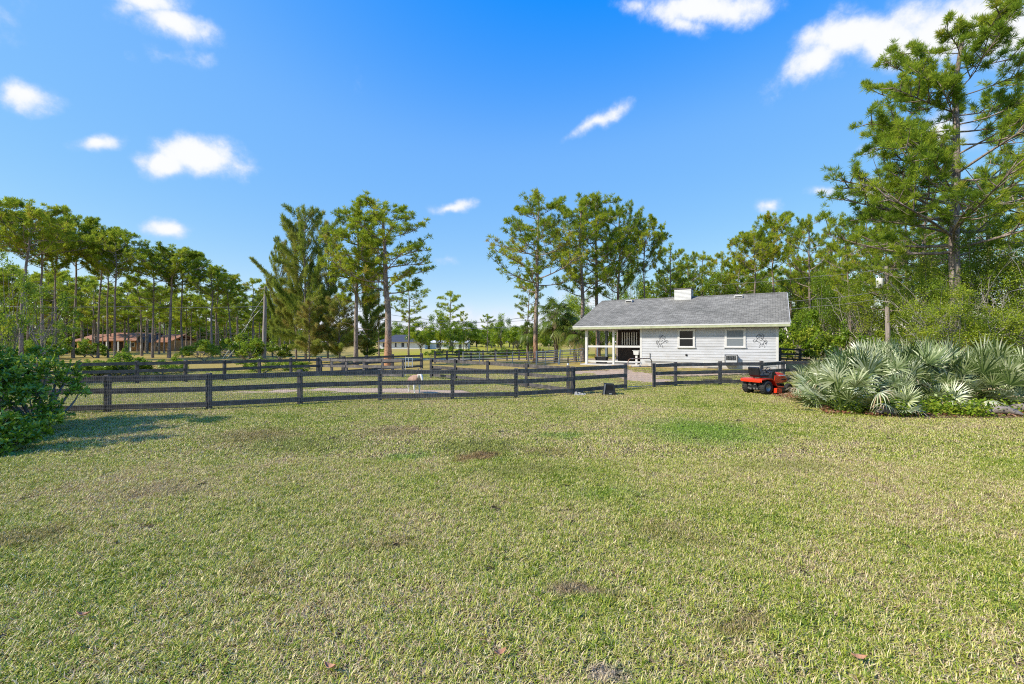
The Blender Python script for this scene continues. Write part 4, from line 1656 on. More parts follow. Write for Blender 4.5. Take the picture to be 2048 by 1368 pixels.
D = 128.0
h2 = thing('white_house', 'distant white house with dark blue hip roof beyond the meadow', 'house', (at(800, D), D, 0))
hx = lambda px: at(px, D) - at(800, D)
g = Geo()
g.box(hx(756), hx(850), 0, 9, 0, zt(683.5, D))
g.obj('wall', FARWHITE, h2)
g = Geo()
ze, zr = zt(683.5, D) - .02, zt(669, D)
xa, xb = hx(753), hx(853)
v = [(xa, -.8, ze), (xb, -.8, ze), (xb, 9.8, ze), (xa, 9.8, ze), (xa + 4.2, 4.5, zr), (xb - 4.2, 4.5, zr)]
g.add(v, [(0, 1, 5, 4), (2, 3, 4, 5), (3, 2, 1, 0)])
g.add(v, [(1, 2, 5), (3, 0, 4)])
g.obj('roof', DARKROOF, h2)
for a, b in ((766, 769), (790, 793), (803, 808), (814, 817)):
    g = Geo()
    g.box(hx(a), hx(b), -.08, -.01, .6, 1.7)
    w = g.obj('window', DARKROOF, h2)
h3 = thing('white_outbuilding', 'long low distant white building right of the white house', 'building', (at(890, 132), 132, 0))
hx = lambda px: at(px, 132) - at(890, 132)
g = Geo()
g.box(hx(860), hx(935), 0, 7, 0, 1.9)
g.obj('wall', FARWHITE, h3)
g = Geo()
groof(g, hx(858), hx(937), -.6, 7.6, 1.9, 2.5)
g.obj('roof', FARWHITE, h3)
for a in (873, 900, 918):
    g = Geo()
    g.box(hx(a), hx(a + 5), -.08, -.01, .2, 1.5)
    g.obj('door', DARKROOF, h3)

# ------------------------------------------------------------------ vegetation generators


def unit(v):
    return v / (np.linalg.norm(v, axis=-1, keepdims=True) + 1e-9)


def bez(a, b, c, n):
    u = np.linspace(0, 1, n)[:, None]
    return (1 - u) ** 2 * a + 2 * u * (1 - u) * b + u * u * c


def leaves(g, C, size, tint, r, flat=.0, aspect=.5, mi=0):
    """kite shaped leaves at C"""
    n = len(C)
    a = unit(r.normal(size=(n, 3)))
    a[:, 2] *= (1 - flat)
    a = unit(a)
    b = unit(np.cross(a, unit(r.normal(size=(n, 3)) + np.array([0, 0, 2.0 * flat]))))
    s = (np.asarray(size) * r.uniform(.7, 1.3, n))[:, None]
    V = np.stack([C - a * s * .5, C + b * s * aspect * .5, C + a * s * .5, C - b * s * aspect * .5], 1)
    f = np.arange(n)[:, None] * 4 + np.arange(4)[None]
    g.add(V.reshape(-1, 3), f, np.repeat(np.clip(tint, 0, 1), 4), mi)


def needles(g, C, Dr, k, ln, w, tint, r, spread=.8, mi=0):
    n = len(C)
    C = np.repeat(C, k, 0)
    d = unit(np.repeat(Dr, k, 0) + r.normal(size=(n * k, 3)) * spread)
    p = unit(np.cross(d, r.normal(size=(n * k, 3))))
    L = (ln * r.uniform(.65, 1.15, n * k))[:, None]
    V = np.stack([C + d * L * .08, C + d * L * .5 + p * w, C + d * L, C + d * L * .5 - p * w], 1)
    t = np.clip(np.repeat(tint, k) + r.normal(0, .07, n * k), 0, 1)
    g.add(V.reshape(-1, 3), np.arange(n * k)[:, None] * 4 + np.arange(4)[None], np.repeat(t, 4), mi)


def pine(H, r0, cb, Rc, seed, umb=.6, nl=18, ncl=7, k=14, ln=.34, w=.018, lean=0.0, needle=PINE_F, barkm=PBARK, side=None, dead=4, top=.93, shape=None, nsec=7, tuft=1.0):
    """returns trunk mesh (with limbs) and crown mesh"""
    r = np.random.default_rng(seed)
    T, Cg = Geo(), Geo()
    nz = 9
    zz = np.linspace(-.15, H * top, nz)
    wob = np.cumsum(r.normal(0, .009 * H, (nz, 2)), 0) * np.linspace(0, 1, nz)[:, None]
    wob[:, 0] += lean * H * np.clip(zz / H, 0, 1) ** 1.3
    path = np.column_stack([wob, zz])
    rad = r0 * (1 - .78 * (zz / H).clip(0, 1) ** 1.1)
    rad[0] *= 1.25
    T.tube(path, rad, 9)

    def tp(z):
        return np.array([np.interp(z, zz, path[:, 0]), np.interp(z, zz, path[:, 1]), z])
    cen, dirs, tin = [], [], []
    for i in range(nl):
        u = (i + r.uniform(.1, .9)) / nl
        z0 = H * (cb + (top - .02 - cb) * u)
        az = i * 2.4 + r.uniform(-.5, .5)
        if shape:
            L = Rc * shape(u) * r.uniform(.72, 1.08)
        else:
            L = Rc * math.sqrt(max(.04, 1 - (u * (.86 if umb > .5 else .95)) ** 2.2)) * (.62 + .38 * min(1, u * 3)) * r.uniform(.7, 1.08)
        if side is not None and r.random() < .3:
            az = side + r.uniform(-.6, .6)
        up = umb * r.uniform(.35, .8) * (1 - .3 * u) + .05
        d = np.array([math.cos(az), math.sin(az), 0])
        s = tp(z0)
        e = s + d * L + np.array([0, 0, L * up + r.uniform(-.2, .25)])
        e[2] = min(e[2], H * (1.0 - .26 * (L / Rc) ** 2 * (umb > .3)) + r.uniform(-.15, .25))
        mid = s + d * L * .5 + np.array([0, 0, L * up * .12]) + r.normal(0, .10 * L, 3)
        limb = bez(s, mid, e, 7)
        lr = max(.025, r0 * .34 * (L / Rc) * (1 - .5 * u))
        T.tube(limb, np.linspace(lr, .015, 7), 5, cap=False)
        ctint = r.uniform(.2, .75)
        for j in range(nsec):
            q = .28 + .72 * (j + r.random()) / nsec
            b0 = limb[min(5, int(q * 6))] * (1 - (q * 6) % 1) + limb[min(6, int(q * 6) + 1)] * ((q * 6) % 1)
            tdir = unit((e - s)[None])[0]
            sd = np.cross(tdir, [0, 0, 1.0]) * r.choice([-1, 1])
            bd = unit((tdir * r.uniform(.3, 1.1) + sd * r.uniform(.3, 1.0) + np.array([0, 0, r.uniform(-.35, 1.0)]))[None])[0]
            bl = L * r.uniform(.16, .40) * (1.15 - .5 * q)
            be = b0 + bd * bl + np.array([0, 0, bl * .15])
            bm = b0 + bd * bl * .5 + r.normal(0, .05 * bl, 3)
            br = bez(b0, bm, be, 4)
            T.tube(br, np.linspace(.02 + lr * .2, .008, 4), 4, cap=False)
            st = np.clip(ctint + r.uniform(-.18, .18), 0, 1)
            for c in range(ncl):
                uu = r.uniform(.45, 1.05)
                p = (1 - uu) ** 2 * b0 + 2 * uu * (1 - uu) * bm + uu * uu * be + r.normal(0, 1, 3) * np.array([.16, .16, .10]) * (bl ** .5) * tuft
                cen.append(p)
                dirs.append(unit((bd * .5 + np.array([0, 0, .75]))[None])[0])
                tin.append(st + r.uniform(-.1, .12))
    for i in range(dead):                       # dead stubs below the crown
        z0 = H * r.uniform(cb * .55, cb)
        az = r.uniform(0, 2 * PI)
        L = r.uniform(.4, 1.6)
        s = tp(z0)
        e = s + np.array([math.cos(az) * L, math.sin(az) * L, r.uniform(-.3, .4)])
        T.tube(bez(s, (s + e) / 2 + r.normal(0, .1, 3), e, 4), [.03, .025, .018, .008], 4, cap=False)
    for c in range(26):                         # leader
        zt_ = H * r.uniform(top - .06, top + .02)
        cen.append(tp(min(zt_, H * top)) + np.array([r.normal(0, .05 * Rc), r.normal(0, .05 * Rc), zt_ - min(zt_, H * top) + r.uniform(0, .02) * H]))
        dirs.append(np.array([0, 0, 1.0]))
        tin.append(r.uniform(.4, .8))
    cen, dirs, tin = np.array(cen), np.array(dirs), np.array(tin)
    needles(Cg, cen, dirs, k, ln, w, tin, r)
    H = float(np.percentile(cen[:, 2], 99.7)) + ln * .5
    Rc = float(np.percentile(np.hypot(cen[:, 0], cen[:, 1]), 97))
    return dict(H=H, R=Rc, trunk=T.mesh('trunk', barkm, True), crown=Cg.mesh('crown', needle))


def broad(H, r0, Rc, cb, seed, nlobe=22, per=420, leaf=.16, mats=BROAD_F, barkm=GBARK, stems=1, lobe=.24, bare=0, low=.0, aspect=.55, zsq=1.0):
    r = np.random.default_rng(seed)
    T, Cg = Geo(), Geo()
    base = []
    for s in range(stems):
        a = r.uniform(0, 2 * PI)
        tilt = .0 if stems == 1 else .22
        e = np.array([math.cos(a) * tilt * H, math.sin(a) * tilt * H, H * (cb + .18)])
        p = bez(np.array([0, 0, -.1]), np.array([e[0] * .2, e[1] * .2, e[2] * .5]), e, 7)
        T.tube(p, np.linspace(r0, r0 * .45, 7), 8, cap=False)
        base.append(p)
    zc, az_ = H * (cb + 1) / 2, H * (1 - cb) / 2
    for i in range(nlobe):
        d = unit(r.normal(size=(1, 3)))[0]
        q = r.uniform(.45, .92)
        c = np.array([d[0] * Rc * q, d[1] * Rc * q, zc + d[2] * az_ * q * zsq])
        c[2] = max(c[2], H * low + .2)
        p = base[r.integers(stems)]
        s = p[r.integers(2, 7)]
        lr = Rc * lobe * r.uniform(.75, 1.35)
        limb = bez(s, (s + c) / 2 + r.normal(0, .08 * Rc, 3), c, 6)
        T.tube(limb, np.linspace(r0 * .32, .012, 6), 5, cap=False)
        t0 = r.uniform(.15, .75)
        n = int(per * r.uniform(.7, 1.3))
        # sub clumps inside the lobe
        nsub = 7
        sc = c + unit(r.normal(size=(nsub, 3))) * lr * r.uniform(.3, .95, (nsub, 1)) * np.array([1, 1, .75])
        for k_ in range(nsub):
            T.tube([c, (c + sc[k_]) / 2, sc[k_]], [.015, .01, .006], 3, cap=False)
        idx = r.integers(nsub, size=n)
        P = sc[idx] + r.normal(size=(n, 3)) * lr * .24
        leaves(Cg, P, leaf, t0 + r.uniform(-.2, .2, n) + r.normal(0, .06, nsub)[idx], r, .35, aspect)
    for i in range(bare):
        a = r.uniform(0, 2 * PI)
        s = base[r.integers(stems)][r.integers(1, 6)]
        z = r.uniform(.1, .75) * H
        e = np.array([math.cos(a) * Rc * r.uniform(.8, 1.08), math.sin(a) * Rc * r.uniform(.8, 1.08), z])
        m_ = (s + e) / 2 + r.normal(0, .2 * Rc, 3) * np.array([1, 1, .8])
        lm = bez(s, m_, e, 9) + r.normal(0, .04, (9, 3))
        T.tube(lm, np.linspace(.05, .01, 9), 5, 1, cap=False)
        for q in range(5):
            b0 = lm[r.integers(4, 9)]
            b1 = b0 + r.normal(0, .35, 3) + unit((e - s)[None])[0] * .3
            T.tube(bez(b0, (b0 + b1) / 2 + r.normal(0, .12, 3), b1, 4), [.02, .015, .01, .005], 4, 1, cap=False)
    return dict(H=H, R=Rc, trunk=T.mesh('trunk', [barkm, BRANCH], True), crown=Cg.mesh('crown', mats))


def casuarina(H, r0, Rc, seed, nb=46, spiky=.7, den=26):
    r = np.random.default_rng(seed)
    T, Cg = Geo(), Geo()
    path = np.column_stack([np.cumsum(r.normal(0, .05, (8, 2)), 0), np.linspace(-.1, H * .97, 8)])
    T.tube(path, np.linspace(r0, .03, 8), 8)
    C, Dn, Ti = [], [], []
    for i in range(nb):
        u = i / nb
        z0 = H * (.10 + .86 * u)
        a = r.uniform(0, 2 * PI)
        L = Rc * (1 - u * .55) * r.uniform(.45, 1.2)
        up = r.uniform(.3, 1.25) * spiky
        s = np.array([np.interp(z0, path[:, 2], path[:, 0]), np.interp(z0, path[:, 2], path[:, 1]), z0])
        e = s + np.array([math.cos(a) * L, math.sin(a) * L, L * up])
        m_ = (s + e) / 2 + np.array([0, 0, L * .12])
        lm = bez(s, m_, e, 6)
        T.tube(lm, np.linspace(.05, .012, 6), 4, cap=False)
        t0 = r.uniform(.25, .85)
        n = int(den * L * .9) + 8
        uu = r.uniform(.15, 1.02, n) ** .8
        P = (1 - uu[:, None]) ** 2 * s + 2 * uu[:, None] * (1 - uu[:, None]) * m_ + uu[:, None] ** 2 * e + r.normal(0, 1, (n, 3)) * (.06 + .22 * (1 - uu[:, None]))
        C.append(P)
        Dn.append(np.tile(unit((e - s)[None]) * .7 + np.array([[0, 0, .15]]), (n, 1)))
        Ti.append(t0 + r.normal(0, .08, n))
    C, Dn, Ti = np.concatenate(C), np.concatenate(Dn), np.concatenate(Ti)
    needles(Cg, C, Dn, 9, .46, .020, Ti, r, .55)
    h = len(C) // 2
    needles(Cg, C[:h], np.tile([[0, 0, -1.0]], (h, 1)), 5, .42, .018, Ti[:h] - .15, r, .35)
    return dict(H=H, R=Rc, trunk=T.mesh('trunk', PBARK, True), crown=Cg.mesh('crown', CAS_F))


def fan(g, hub, d, nrm, R, nseg, spread, droop, tint, r, wseg=.055, cup=.25):
    """palmate fan: hub, outward direction d, blade normal nrm"""
    d = unit(np.array(d, float)[None])[0]
    nrm = np.array(nrm, float)
    nrm = unit((nrm - d * (nrm @ d))[None])[0]
    s = np.cross(nrm, d)
    a = np.linspace(-spread / 2, spread / 2, nseg) + r.normal(0, .03, nseg)
    L = R * (1 - .22 * (np.abs(a) / (spread / 2 + 1e-6)) ** 2) * r.uniform(.9, 1.06, nseg)
    dir_ = np.cos(a)[:, None] * d + np.sin(a)[:, None] * s + nrm * cup * (np.abs(np.sin(a)))[:, None]
    dir_ = unit(dir_)
    sd = unit(np.cross(nrm, dir_))
    dz = np.array([0, 0, -1.0])
    m1 = hub + dir_ * (L * .33)[:, None] + dz * droop * .10 * R
    m2 = hub + dir_ * (L * .72)[:, None] + dz * droop * .32 * R
    tp_ = hub + dir_ * L[:, None] + dz * droop * .75 * R
    w1 = wseg * R * .56
    w2 = wseg * R * .42
    fold = nrm * .012
    V = np.stack([np.tile(hub, (nseg, 1)), m1 + sd * w1 + fold, m1 - sd * w1 + fold, m2 + sd * w2, m2 - sd * w2, tp_], 1).reshape(-1, 3)
    b = np.arange(nseg)[:, None] * 6
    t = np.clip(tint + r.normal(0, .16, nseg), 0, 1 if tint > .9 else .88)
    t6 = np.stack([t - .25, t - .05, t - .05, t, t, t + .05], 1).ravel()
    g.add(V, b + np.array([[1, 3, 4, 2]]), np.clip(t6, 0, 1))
    g.tr.append(((b + np.array([[0, 1, 2]]) + g.n - len(V)).astype(np.int32), 0))
    g.tr.append(((b + np.array([[3, 5, 4]]) + g.n - len(V)).astype(np.int32), 0))


def palmetto(seed, nf=22, Rf=.60, stalk=(.35, 1.05)):
    r = np.random.default_rng(seed)
    Fg, Sg = Geo(), Geo()
    for i in range(nf):
        a = i * 2.399 + r.uniform(-.3, .3)
        el = math.radians(r.uniform(8, 80))
        L = r.uniform(*stalk)
        d = np.array([math.cos(a) * math.cos(el), math.sin(a) * math.cos(el), math.sin(el)])
        s = np.array([math.cos(a) * .06, math.sin(a) * .06, .05])
        hub = s + d * L + np.array([0, 0, -.08 * L])
        Sg.tube(bez(s, s + d * L * .55 + np.array([0, 0, .06]), hub, 4), [.014, .012, .009, .007], 4, 0, .45)
        dd = d + np.array([0, 0, -.35 * (1 - math.sin(el))])
        nr = np.array([-math.cos(a) * math.sin(el), -math.sin(a) * math.sin(el), math.cos(el)]) + r.normal(0, .5, 3)
        dead = r.random() < .28 and el < .7
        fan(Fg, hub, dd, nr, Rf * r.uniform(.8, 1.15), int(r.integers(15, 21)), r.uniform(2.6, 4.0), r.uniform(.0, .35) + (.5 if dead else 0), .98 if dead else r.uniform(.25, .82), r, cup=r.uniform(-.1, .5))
    return Fg.mesh('fronds', PALMETTO_F), Sg.mesh('stalks', PALM_F, True)


def sabal(H, seed, nf=38, Rf=1.0):
    r = np.random.default_rng(seed)
    Fg, T = Geo(), Geo()
    zz = np.linspace(-.1, H, 8)
    T.tube(np.column_stack([np.cumsum(r.normal(0, .03, (8, 2)), 0), zz]), [.24, .2, .19, .19, .2, .24, .27, .2], 12)
    for k in range(60):
        z = H * r.uniform(.45, 1.0)
        a = r.uniform(0, 2 * PI)
        p = np.array([math.cos(a) * .17, math.sin(a) * .17, z])
        T.tube([p, p + np.array([math.cos(a) * .1, math.sin(a) * .1, .14]), p + np.array([math.cos(a) * .16, math.sin(a) * .16, .32])], [.05, .04, .025], 4)
    for i in range(nf):
        a = i * 2.399
        el = math.radians(r.uniform(-45, 78))
        L = r.uniform(.9, 1.4) * Rf
        d = np.array([math.cos(a) * math.cos(el), math.sin(a) * math.cos(el), math.sin(el)])
        s = np.array([0, 0, H - .1])
        hub = s + d * L + np.array([0, 0, -.15 * L])
        T.tube(bez(s, s + d * L * .6 + np.array([0, 0, .12]), hub, 4), [.03, .025, .02, .012], 4, cap=False)
        nr = np.array([-math.cos(a) * math.sin(el), -math.sin(a) * math.sin(el), math.cos(el)]) + r.normal(0, .15, 3)
        fan(Fg, hub, d + np.array([0, 0, -.4]), nr, Rf * r.uniform(.8, 1.15), 26, 3.6, r.uniform(.5, 1.0), r.uniform(.2, .75) if el > -.5 else .95, r, cup=.1)
    return dict(H=H + 1.6, R=2.2 * Rf, trunk=T.mesh('trunk', PALMBARK, True), crown=Fg.mesh('crown', PALM_F))


def tree(pr, x, y, s=1.0, sx=None, rz=0, label='', cat='tree', name='pine_tree', group=None, z=None):
    root = thing(name, label, cat, (x, y, gz(x, y) if z is None else z), rz, group)
    root.scale = (sx or s, sx or s, s)
    for nm in ('trunk', 'crown'):
        o = bpy.data.objects.new(nm, pr[nm])
        COL.objects.link(o)
        o.parent = root
    return root


def put(pr, px, D, top, hw=None, rz=0, **kw):
    """a tree seen at px, D metres away, whose top reaches the row `top`, crown half width hw pixels"""
    s = zt(top, D) / pr['H']
    sx = (hw * 1.0 * D / F) / pr['R'] if hw else s
    return tree(pr, at(px, D), D, s, sx, rz, **kw)


# ------------------------------------------------------------------ trees of the left wood
UMB = [pine(17, .19, .58, 4.7, 100 + i, umb=.95, nl=26, ncl=4, k=17, ln=.40, w=.026, dead=9, nsec=12, tuft=.7) for i in range(4)]
LEANU = pine(17, .20, .60, 5.2, 131, umb=1.0, nl=30, ncl=4, k=17, ln=.40, w=.026, nsec=13, tuft=.7, lean=.03, dead=5)
OPENP = [pine(15, .17, .40, 3.6, 160 + i, umb=.6, nl=22, ncl=3, k=17, ln=.38, w=.024, nsec=11, tuft=.6) for i in range(4)]
GL = 'slash pines of the left wood'
LEFT = [
    (42, 44, 392, 82, 0, 'tallest slash pine at the far left edge with broad flat crown', UMB[0]),
    (-40, 46, 385, 80, 2, 'slash pine half cut off by the left edge of the photo', UMB[1]),
    (84, 49, 424, 58, 1, 'slash pine between the edge pine and the domed umbrella pine', UMB[2]),
    (112, 52, 440, 50, 4, 'slim slash pine just left of the domed umbrella pine', UMB[1]),
    (146, 55, 431, 66, 0, 'umbrella pine with wide domed crown and pale slightly leaning trunk', LEANU),
    (196, 56, 452, 48, 3, 'slash pine just right of the domed umbrella pine', UMB[3]),
    (216, 58, 474, 40, 1.2, 'dark trunked slash pine before the left end of the brown house', UMB[0]),
    (230, 54, 453, 56, 5, 'umbrella pine whose crown ends the tall left group', UMB[1]),
    (305, 57, 510, 50, 2, 'low forked slash pine before the brown house gable', OPENP[0]),
    (338, 56, 489, 62, 0, 'domed slash pine right of the brown house with twin near trunk', UMB[2]),
    (365, 58, 497, 48, 4.2, 'slash pine standing close right of the domed middle pine', UMB[3]),
    (424, 57, 526, 50, 1, 'slash pine with dark curved trunk between house and utility pole', UMB[0]),
    (462, 60, 540, 36, 3, 'orange trunked pine behind the leaning guy wires', OPENP[1]),
    (505, 62, 556, 34, 1, 'small pine just left of the left utility pole', OPENP[2]),
    (545, 60, 560, 30, 2, 'small pine just right of the left utility pole', OPENP[3]),
]
for (px, D, top, hw, rz, lab, pr) in LEFT:
    put(pr, px, D, top, hw, rz, label=lab, group=None)
# thinner trunks filling the wood behind
random.seed(11)
FARP = [pine(13, .15, .40, 2.8, 200 + i, umb=.65, nl=15, ncl=3, k=12, ln=.48, w=.035, dead=8, nsec=8) for i in range(4)]
BROADM = [broad(9, .2, 4.2, .12, 220 + i, nlobe=26, per=380, leaf=.26, mats=BROAD_F) for i in range(3)]
SHRUB = [broad(2.2, .05, 1.5, .0, 240 + i, nlobe=12, per=230, leaf=.15, mats=WEED_F, stems=3, low=.1) for i in range(3)]
n = 0
for i in range(74):
    px = -60 + 640 * (i + random.random()) / 74
    D = random.uniform(64, 112)
    h = random.uniform(10.5, 15) * (1 - .22 * max(0, px - 100) / 480)
    pr = FARP[i % 4]
    s = h / pr['H']
    tree(pr, at(px, D), D, s, s * random.uniform(.9, 1.3), random.uniform(0, 6), 'slender pine deep in the left wood behind the front row', 'tree', 'pine_tree', 'slender pines deep in the left wood')
for i in range(34):
    px = -80 + 680 * (i + random.random()) / 34
    D = random.uniform(112, 140)
    pr = BROADM[i % 3]
    s = random.uniform(.7, 1.15)
    tree(pr, at(px, D), D, s, s * 1.35, random.uniform(0, 6), 'leafy tree in the dark background of the left wood', 'tree', 'leafy_tree', 'leafy trees behind the left wood')
for i in range(16):
    px = random.choice([random.uniform(-40, 190), random.uniform(-40, 190), random.uniform(400, 560)])
    D = random.uniform(44, 70)
    s = random.uniform(.9, 1.5)
    tree(SHRUB[i % 3], at(px, D), D, s, s * 1.2, random.uniform(0, 6), 'low green bush growing under the left pines', 'bush', 'bush', 'bushes under the left pines')
# leafy understorey tree rising behind the glossy bush
UT = [broad(7.5, .08, 2.6, .22, 260 + i, nlobe=24, per=130, leaf=.15, mats=BROAD_F, stems=2, lobe=.22) for i in range(2)]
put(UT[0], 20, 22, 480, 62, 0, label='tall leafy young tree at the left edge behind the glossy bush', name='leafy_tree')
put(UT[1], 100, 27, 545, 55, 1, label='leafy young tree rising over the glossy bush before the pines', name='leafy_tree')
put(UT[0], -60, 20, 500, 70, 2, label='leafy young tree cut by the left photo edge', name='leafy_tree')

# ------------------------------------------------------------------ centre left clump
CA = [casuarina(14, .17, 4.2, 300 + i, nb=58, spiky=1.0) for i in range(2)]
CB = casuarina(9, .14, 3.6, 310, nb=56, spiky=.6)
put(CA[0], 612, 47, 414, 66, 0, label='tall feathery casuarina with ragged brown green top left of the pines', name='casuarina_tree')
put(CA[1], 592, 49, 450, 48, 1, label='feathery casuarina with a long branch sticking out left', name='casuarina_tree')
put(CA[1], 560, 50, 478, 30, 3.3, label='narrow ragged casuarina at the left side of the casuarina clump', name='casuarina_tree')
put(CA[0], 655, 51, 440, 50, 2.5, label='feathery casuarina behind the left of two tall centre pines', name='casuarina_tree')
put(CA[1], 735, 52, 470, 46, 4, label='dark feathery casuarina behind and between the two tall centre pines', name='casuarina_tree')
put(CB, 618, 44, 600, 44, 1, label='low dense feathery casuarina thicket below the tallest casuarina', name='casuarina_tree')
put(CB, 680, 45, 598, 46, 3, label='low dense feathery casuarina thicket left of the pale pine trunk', name='casuarina_tree')
put(CB, 735, 50, 648, 26, 5, label='low feathery casuarina bush between the two tall pine trunks', name='casuarina_tree')
g = Geo()
r = np.random.default_rng(5)
Dq = 49
P0, P1 = np.array([at(575, Dq), Dq, zt(590, Dq)]), np.array([at(503, Dq), Dq, zt(517, Dq)])
g.tube([P0, (P0 + P1) / 2 + [0, 0, -.15], P1], [.07, .05, .015], 5)
uu = r.uniform(.25, 1, 240)[:, None]
needles(g, P0 + (P1 - P0) * uu + r.normal(0, .1, (240, 3)) * (1.25 - uu), np.tile((P1 - P0) / 6, (240, 1)), 8, .42, .02, r.uniform(.4, .85, 240), r, .5)
bo = g.obj('casuarina_branch', CAS_F)
tag(bo, 'long bare necked feathery branch leaning out left from the casuarinas', 'branch')
ca_root = [o for o in COL.objects if o.get('label', '').startswith('feathery casuarina with a long branch')][0]
bpy.context.view_layer.update()
bo.parent = ca_root
bo.matrix_parent_inverse = ca_root.matrix_world.inverted()
bo.name = 'side_branch'
for k_ in ('category',):
    del bo[k_]

PC1 = pine(14, .21, .36, 3.0, 401, umb=.6, nl=32, ncl=3, k=20, ln=.37, w=.021, tuft=.5, dead=3, barkm=PBARK, shape=lambda u: .55 + .5 * math.sin(PI * min(1, u * 1.05)), nsec=10)
PC2 = pine(15, .27, .42, 4.6, 404, umb=.6, nl=27, ncl=3, k=21, ln=.38, w=.021, tuft=.5, lean=.0, dead=6, barkm=PBARK_O, shape=lambda u: 1.0 - .55 * u if u > .25 else .8, nsec=12)
put(PC1, 712, 38, 405, 66, .4, label='tall pine with pale slim trunk right of the casuarinas', name='pine_tree')
put(PC2, 776, 37.4, 401, 100, 1.0, label='tall spreading pine with thick orange footed trunk in the centre left', name='pine_tree')
put(OPENP[0], 817, 60, 560, 42, 2, label='dark small pine behind the right side of the orange footed pine', name='pine_tree')
put(OPENP[2], 758, 62, 545, 30, 4, label='thin dark pine close behind the orange footed pine', name='pine_tree')

# ------------------------------------------------------------------ centre right clump
PD1 = pine(16, .24, .40, 5.2, 451, umb=.6, nl=29, ncl=3, k=21, ln=.40, w=.022, tuft=.5, dead=5, barkm=PBARK_O, shape=lambda u: (1.0 - .5 * u) if u > .1 else .75, nsec=12)
PD2 = pine(16, .26, .36, 5.0, 452, umb=.65, nl=30, ncl=3, k=21, ln=.40, w=.022, tuft=.5, dead=6, barkm=PBARK, nsec=12)
put(PD1, 1071, 44, 391, 96, 2.2, label='tall pine with long left reaching limbs left of the stable', name='pine_tree')
put(OPENP[1], 1054, 50, 540, 32, 0, label='slim orange trunked pine close left of the long limbed pine', name='pine_tree')
put(PD2, 1166, 47, 398, 84, .5, label='tall dense pine behind the porch end of the stable', name='pine_tree')
put(PD1, 1196, 49, 386, 82, 4.0, label='tallest broad pine rising behind the stable porch roof', name='pine_tree')
put(PD2, 1236, 53, 410, 62, 2.9, label='pine closing the right side of the tall clump behind the stable', name='pine_tree')
put(UMB[1], 1290, 52, 437, 52, 1.5, label='slim pine with small round crown behind the stable roof', name='pine_tree')
put(OPENP[3], 1345, 56, 487, 36, 2, label='leaning thin branched pine right of the round crowned pine', name='pine_tree')
SB = sabal(3.8, 500)
SB2 = sabal(3.0, 501, nf=34)
put(SB, 1111, 42, 590, 50, 0, label='large sabal palm with hanging fan leaves left of the stable', cat='palm', name='palm_tree')
put(SB2, 1150, 41, 628, 42, 2, label='smaller sabal palm partly behind the stable porch', cat='palm', name='palm_tree')
put(SB2, 1056, 47, 632, 22, 4, label='small sabal palm on the orange trunk behind the long limbed pine', cat='palm', name='palm_tree')

# ------------------------------------------------------------------ far middle gap
put(FARP[0], 900, 86, 583, 32, 0, label='lone dark pine standing above the small trees in the gap', name='pine_tree')
put(FARP[1], 927, 92, 622, 14, 2, label='tiny dark pine top right of the lone gap pine', name='pine_tree')
put(FARP[2], 975, 95, 628, 16, 1, label='small pine with bare trunk in the middle of the gap', name='pine_tree')
put(BROADM[0], 842, 74, 636, 34, 0, label='small leafy tree before the white house roof', name='leafy_tree')
put(BROADM[1], 880, 74, 620, 30, 1, label='leafy tree below and left of the lone gap pine', name='leafy_tree')
put(BROADM[2], 905, 66, 640, 22, 2, label='round leafy tree with forked dark trunk in the meadow', name='leafy_tree')
put(BROADM[0], 932, 90, 637, 30, 3, label='leafy tree right of the forked meadow tree', name='leafy_tree')
put(BROADM[1], 1003, 82, 628, 26, 4, label='leafy tree with pointed top right of the gap', name='leafy_tree')
put(BROADM[2], 1035, 80, 648, 30, 5, label='wide dark leafy tree left of the long limbed pine', name='leafy_tree')
for i in range(26):
    px = 730 + 350 * (i + random.random()) / 26
    D = random.uniform(140, 175)
    s = random.uniform(.6, 1.0)
    tree(BROADM[i % 3], at(px, D), D, s, s * 1.5, random.uniform(0, 6), 'far small leafy tree on the horizon in the centre gap', 'tree', 'leafy_tree', 'far trees on the horizon in the gap')
for i in range(22):
    px = random.uniform(735, 1075)
    D = random.uniform(58, 78)
    s = random.uniform(.32, .6)
    tree(SHRUB[i % 3], at(px, D), D, s, s * 1.9, random.uniform(0, 6), 'low yellow green shrub at the near edge of the meadow', 'bush', 'bush', 'low shrubs along the meadow edge')

# ------------------------------------------------------------------ trees behind the stable and to its right
put(UMB[2], 1512, 52, 458, 50, 0, label='slash pine with full crown above the right end of the stable roof', name='pine_tree')
put(UMB[0], 1546, 56, 427, 52, 3, label='taller slash pine behind the full crowned one by the stable', name='pine_tree')
put(PD2, 1620, 50, 430, 48, 1, label='tall slash pine with orange trunk right of the stable', name='pine_tree')
put(OPENP[2], 1732, 42, 415, 40, 0, label='dark trunked pine left of the right utility pole', name='pine_tree')
put(OPENP[0], 1680, 50, 470, 36, 4, label='middling pine between stable and right utility pole', name='pine_tree')
for i, (px, D, top, hw, k_) in enumerate(((1328, 60, 530, 34, 1), (1375, 62, 508, 40, 0), (1405, 64, 503, 36, 2), (1440, 60, 505, 34, 3), (1468, 58, 520, 36, 1), (1580, 60, 520, 40, 2), (1650, 58, 500, 36, 3), (1308, 66, 560, 30, 0))):
    put(OPENP[k_], px, D, top, hw, i * 1.3, label='bushy topped pine in the tree line behind the stable roof', name='pine_tree', group='pines in the line behind the stable')
BR = [broad(10, .16, 4.2, .12, 600 + i, nlobe=30, per=420, leaf=.17, mats=BROAD_F) for i in range(3)]
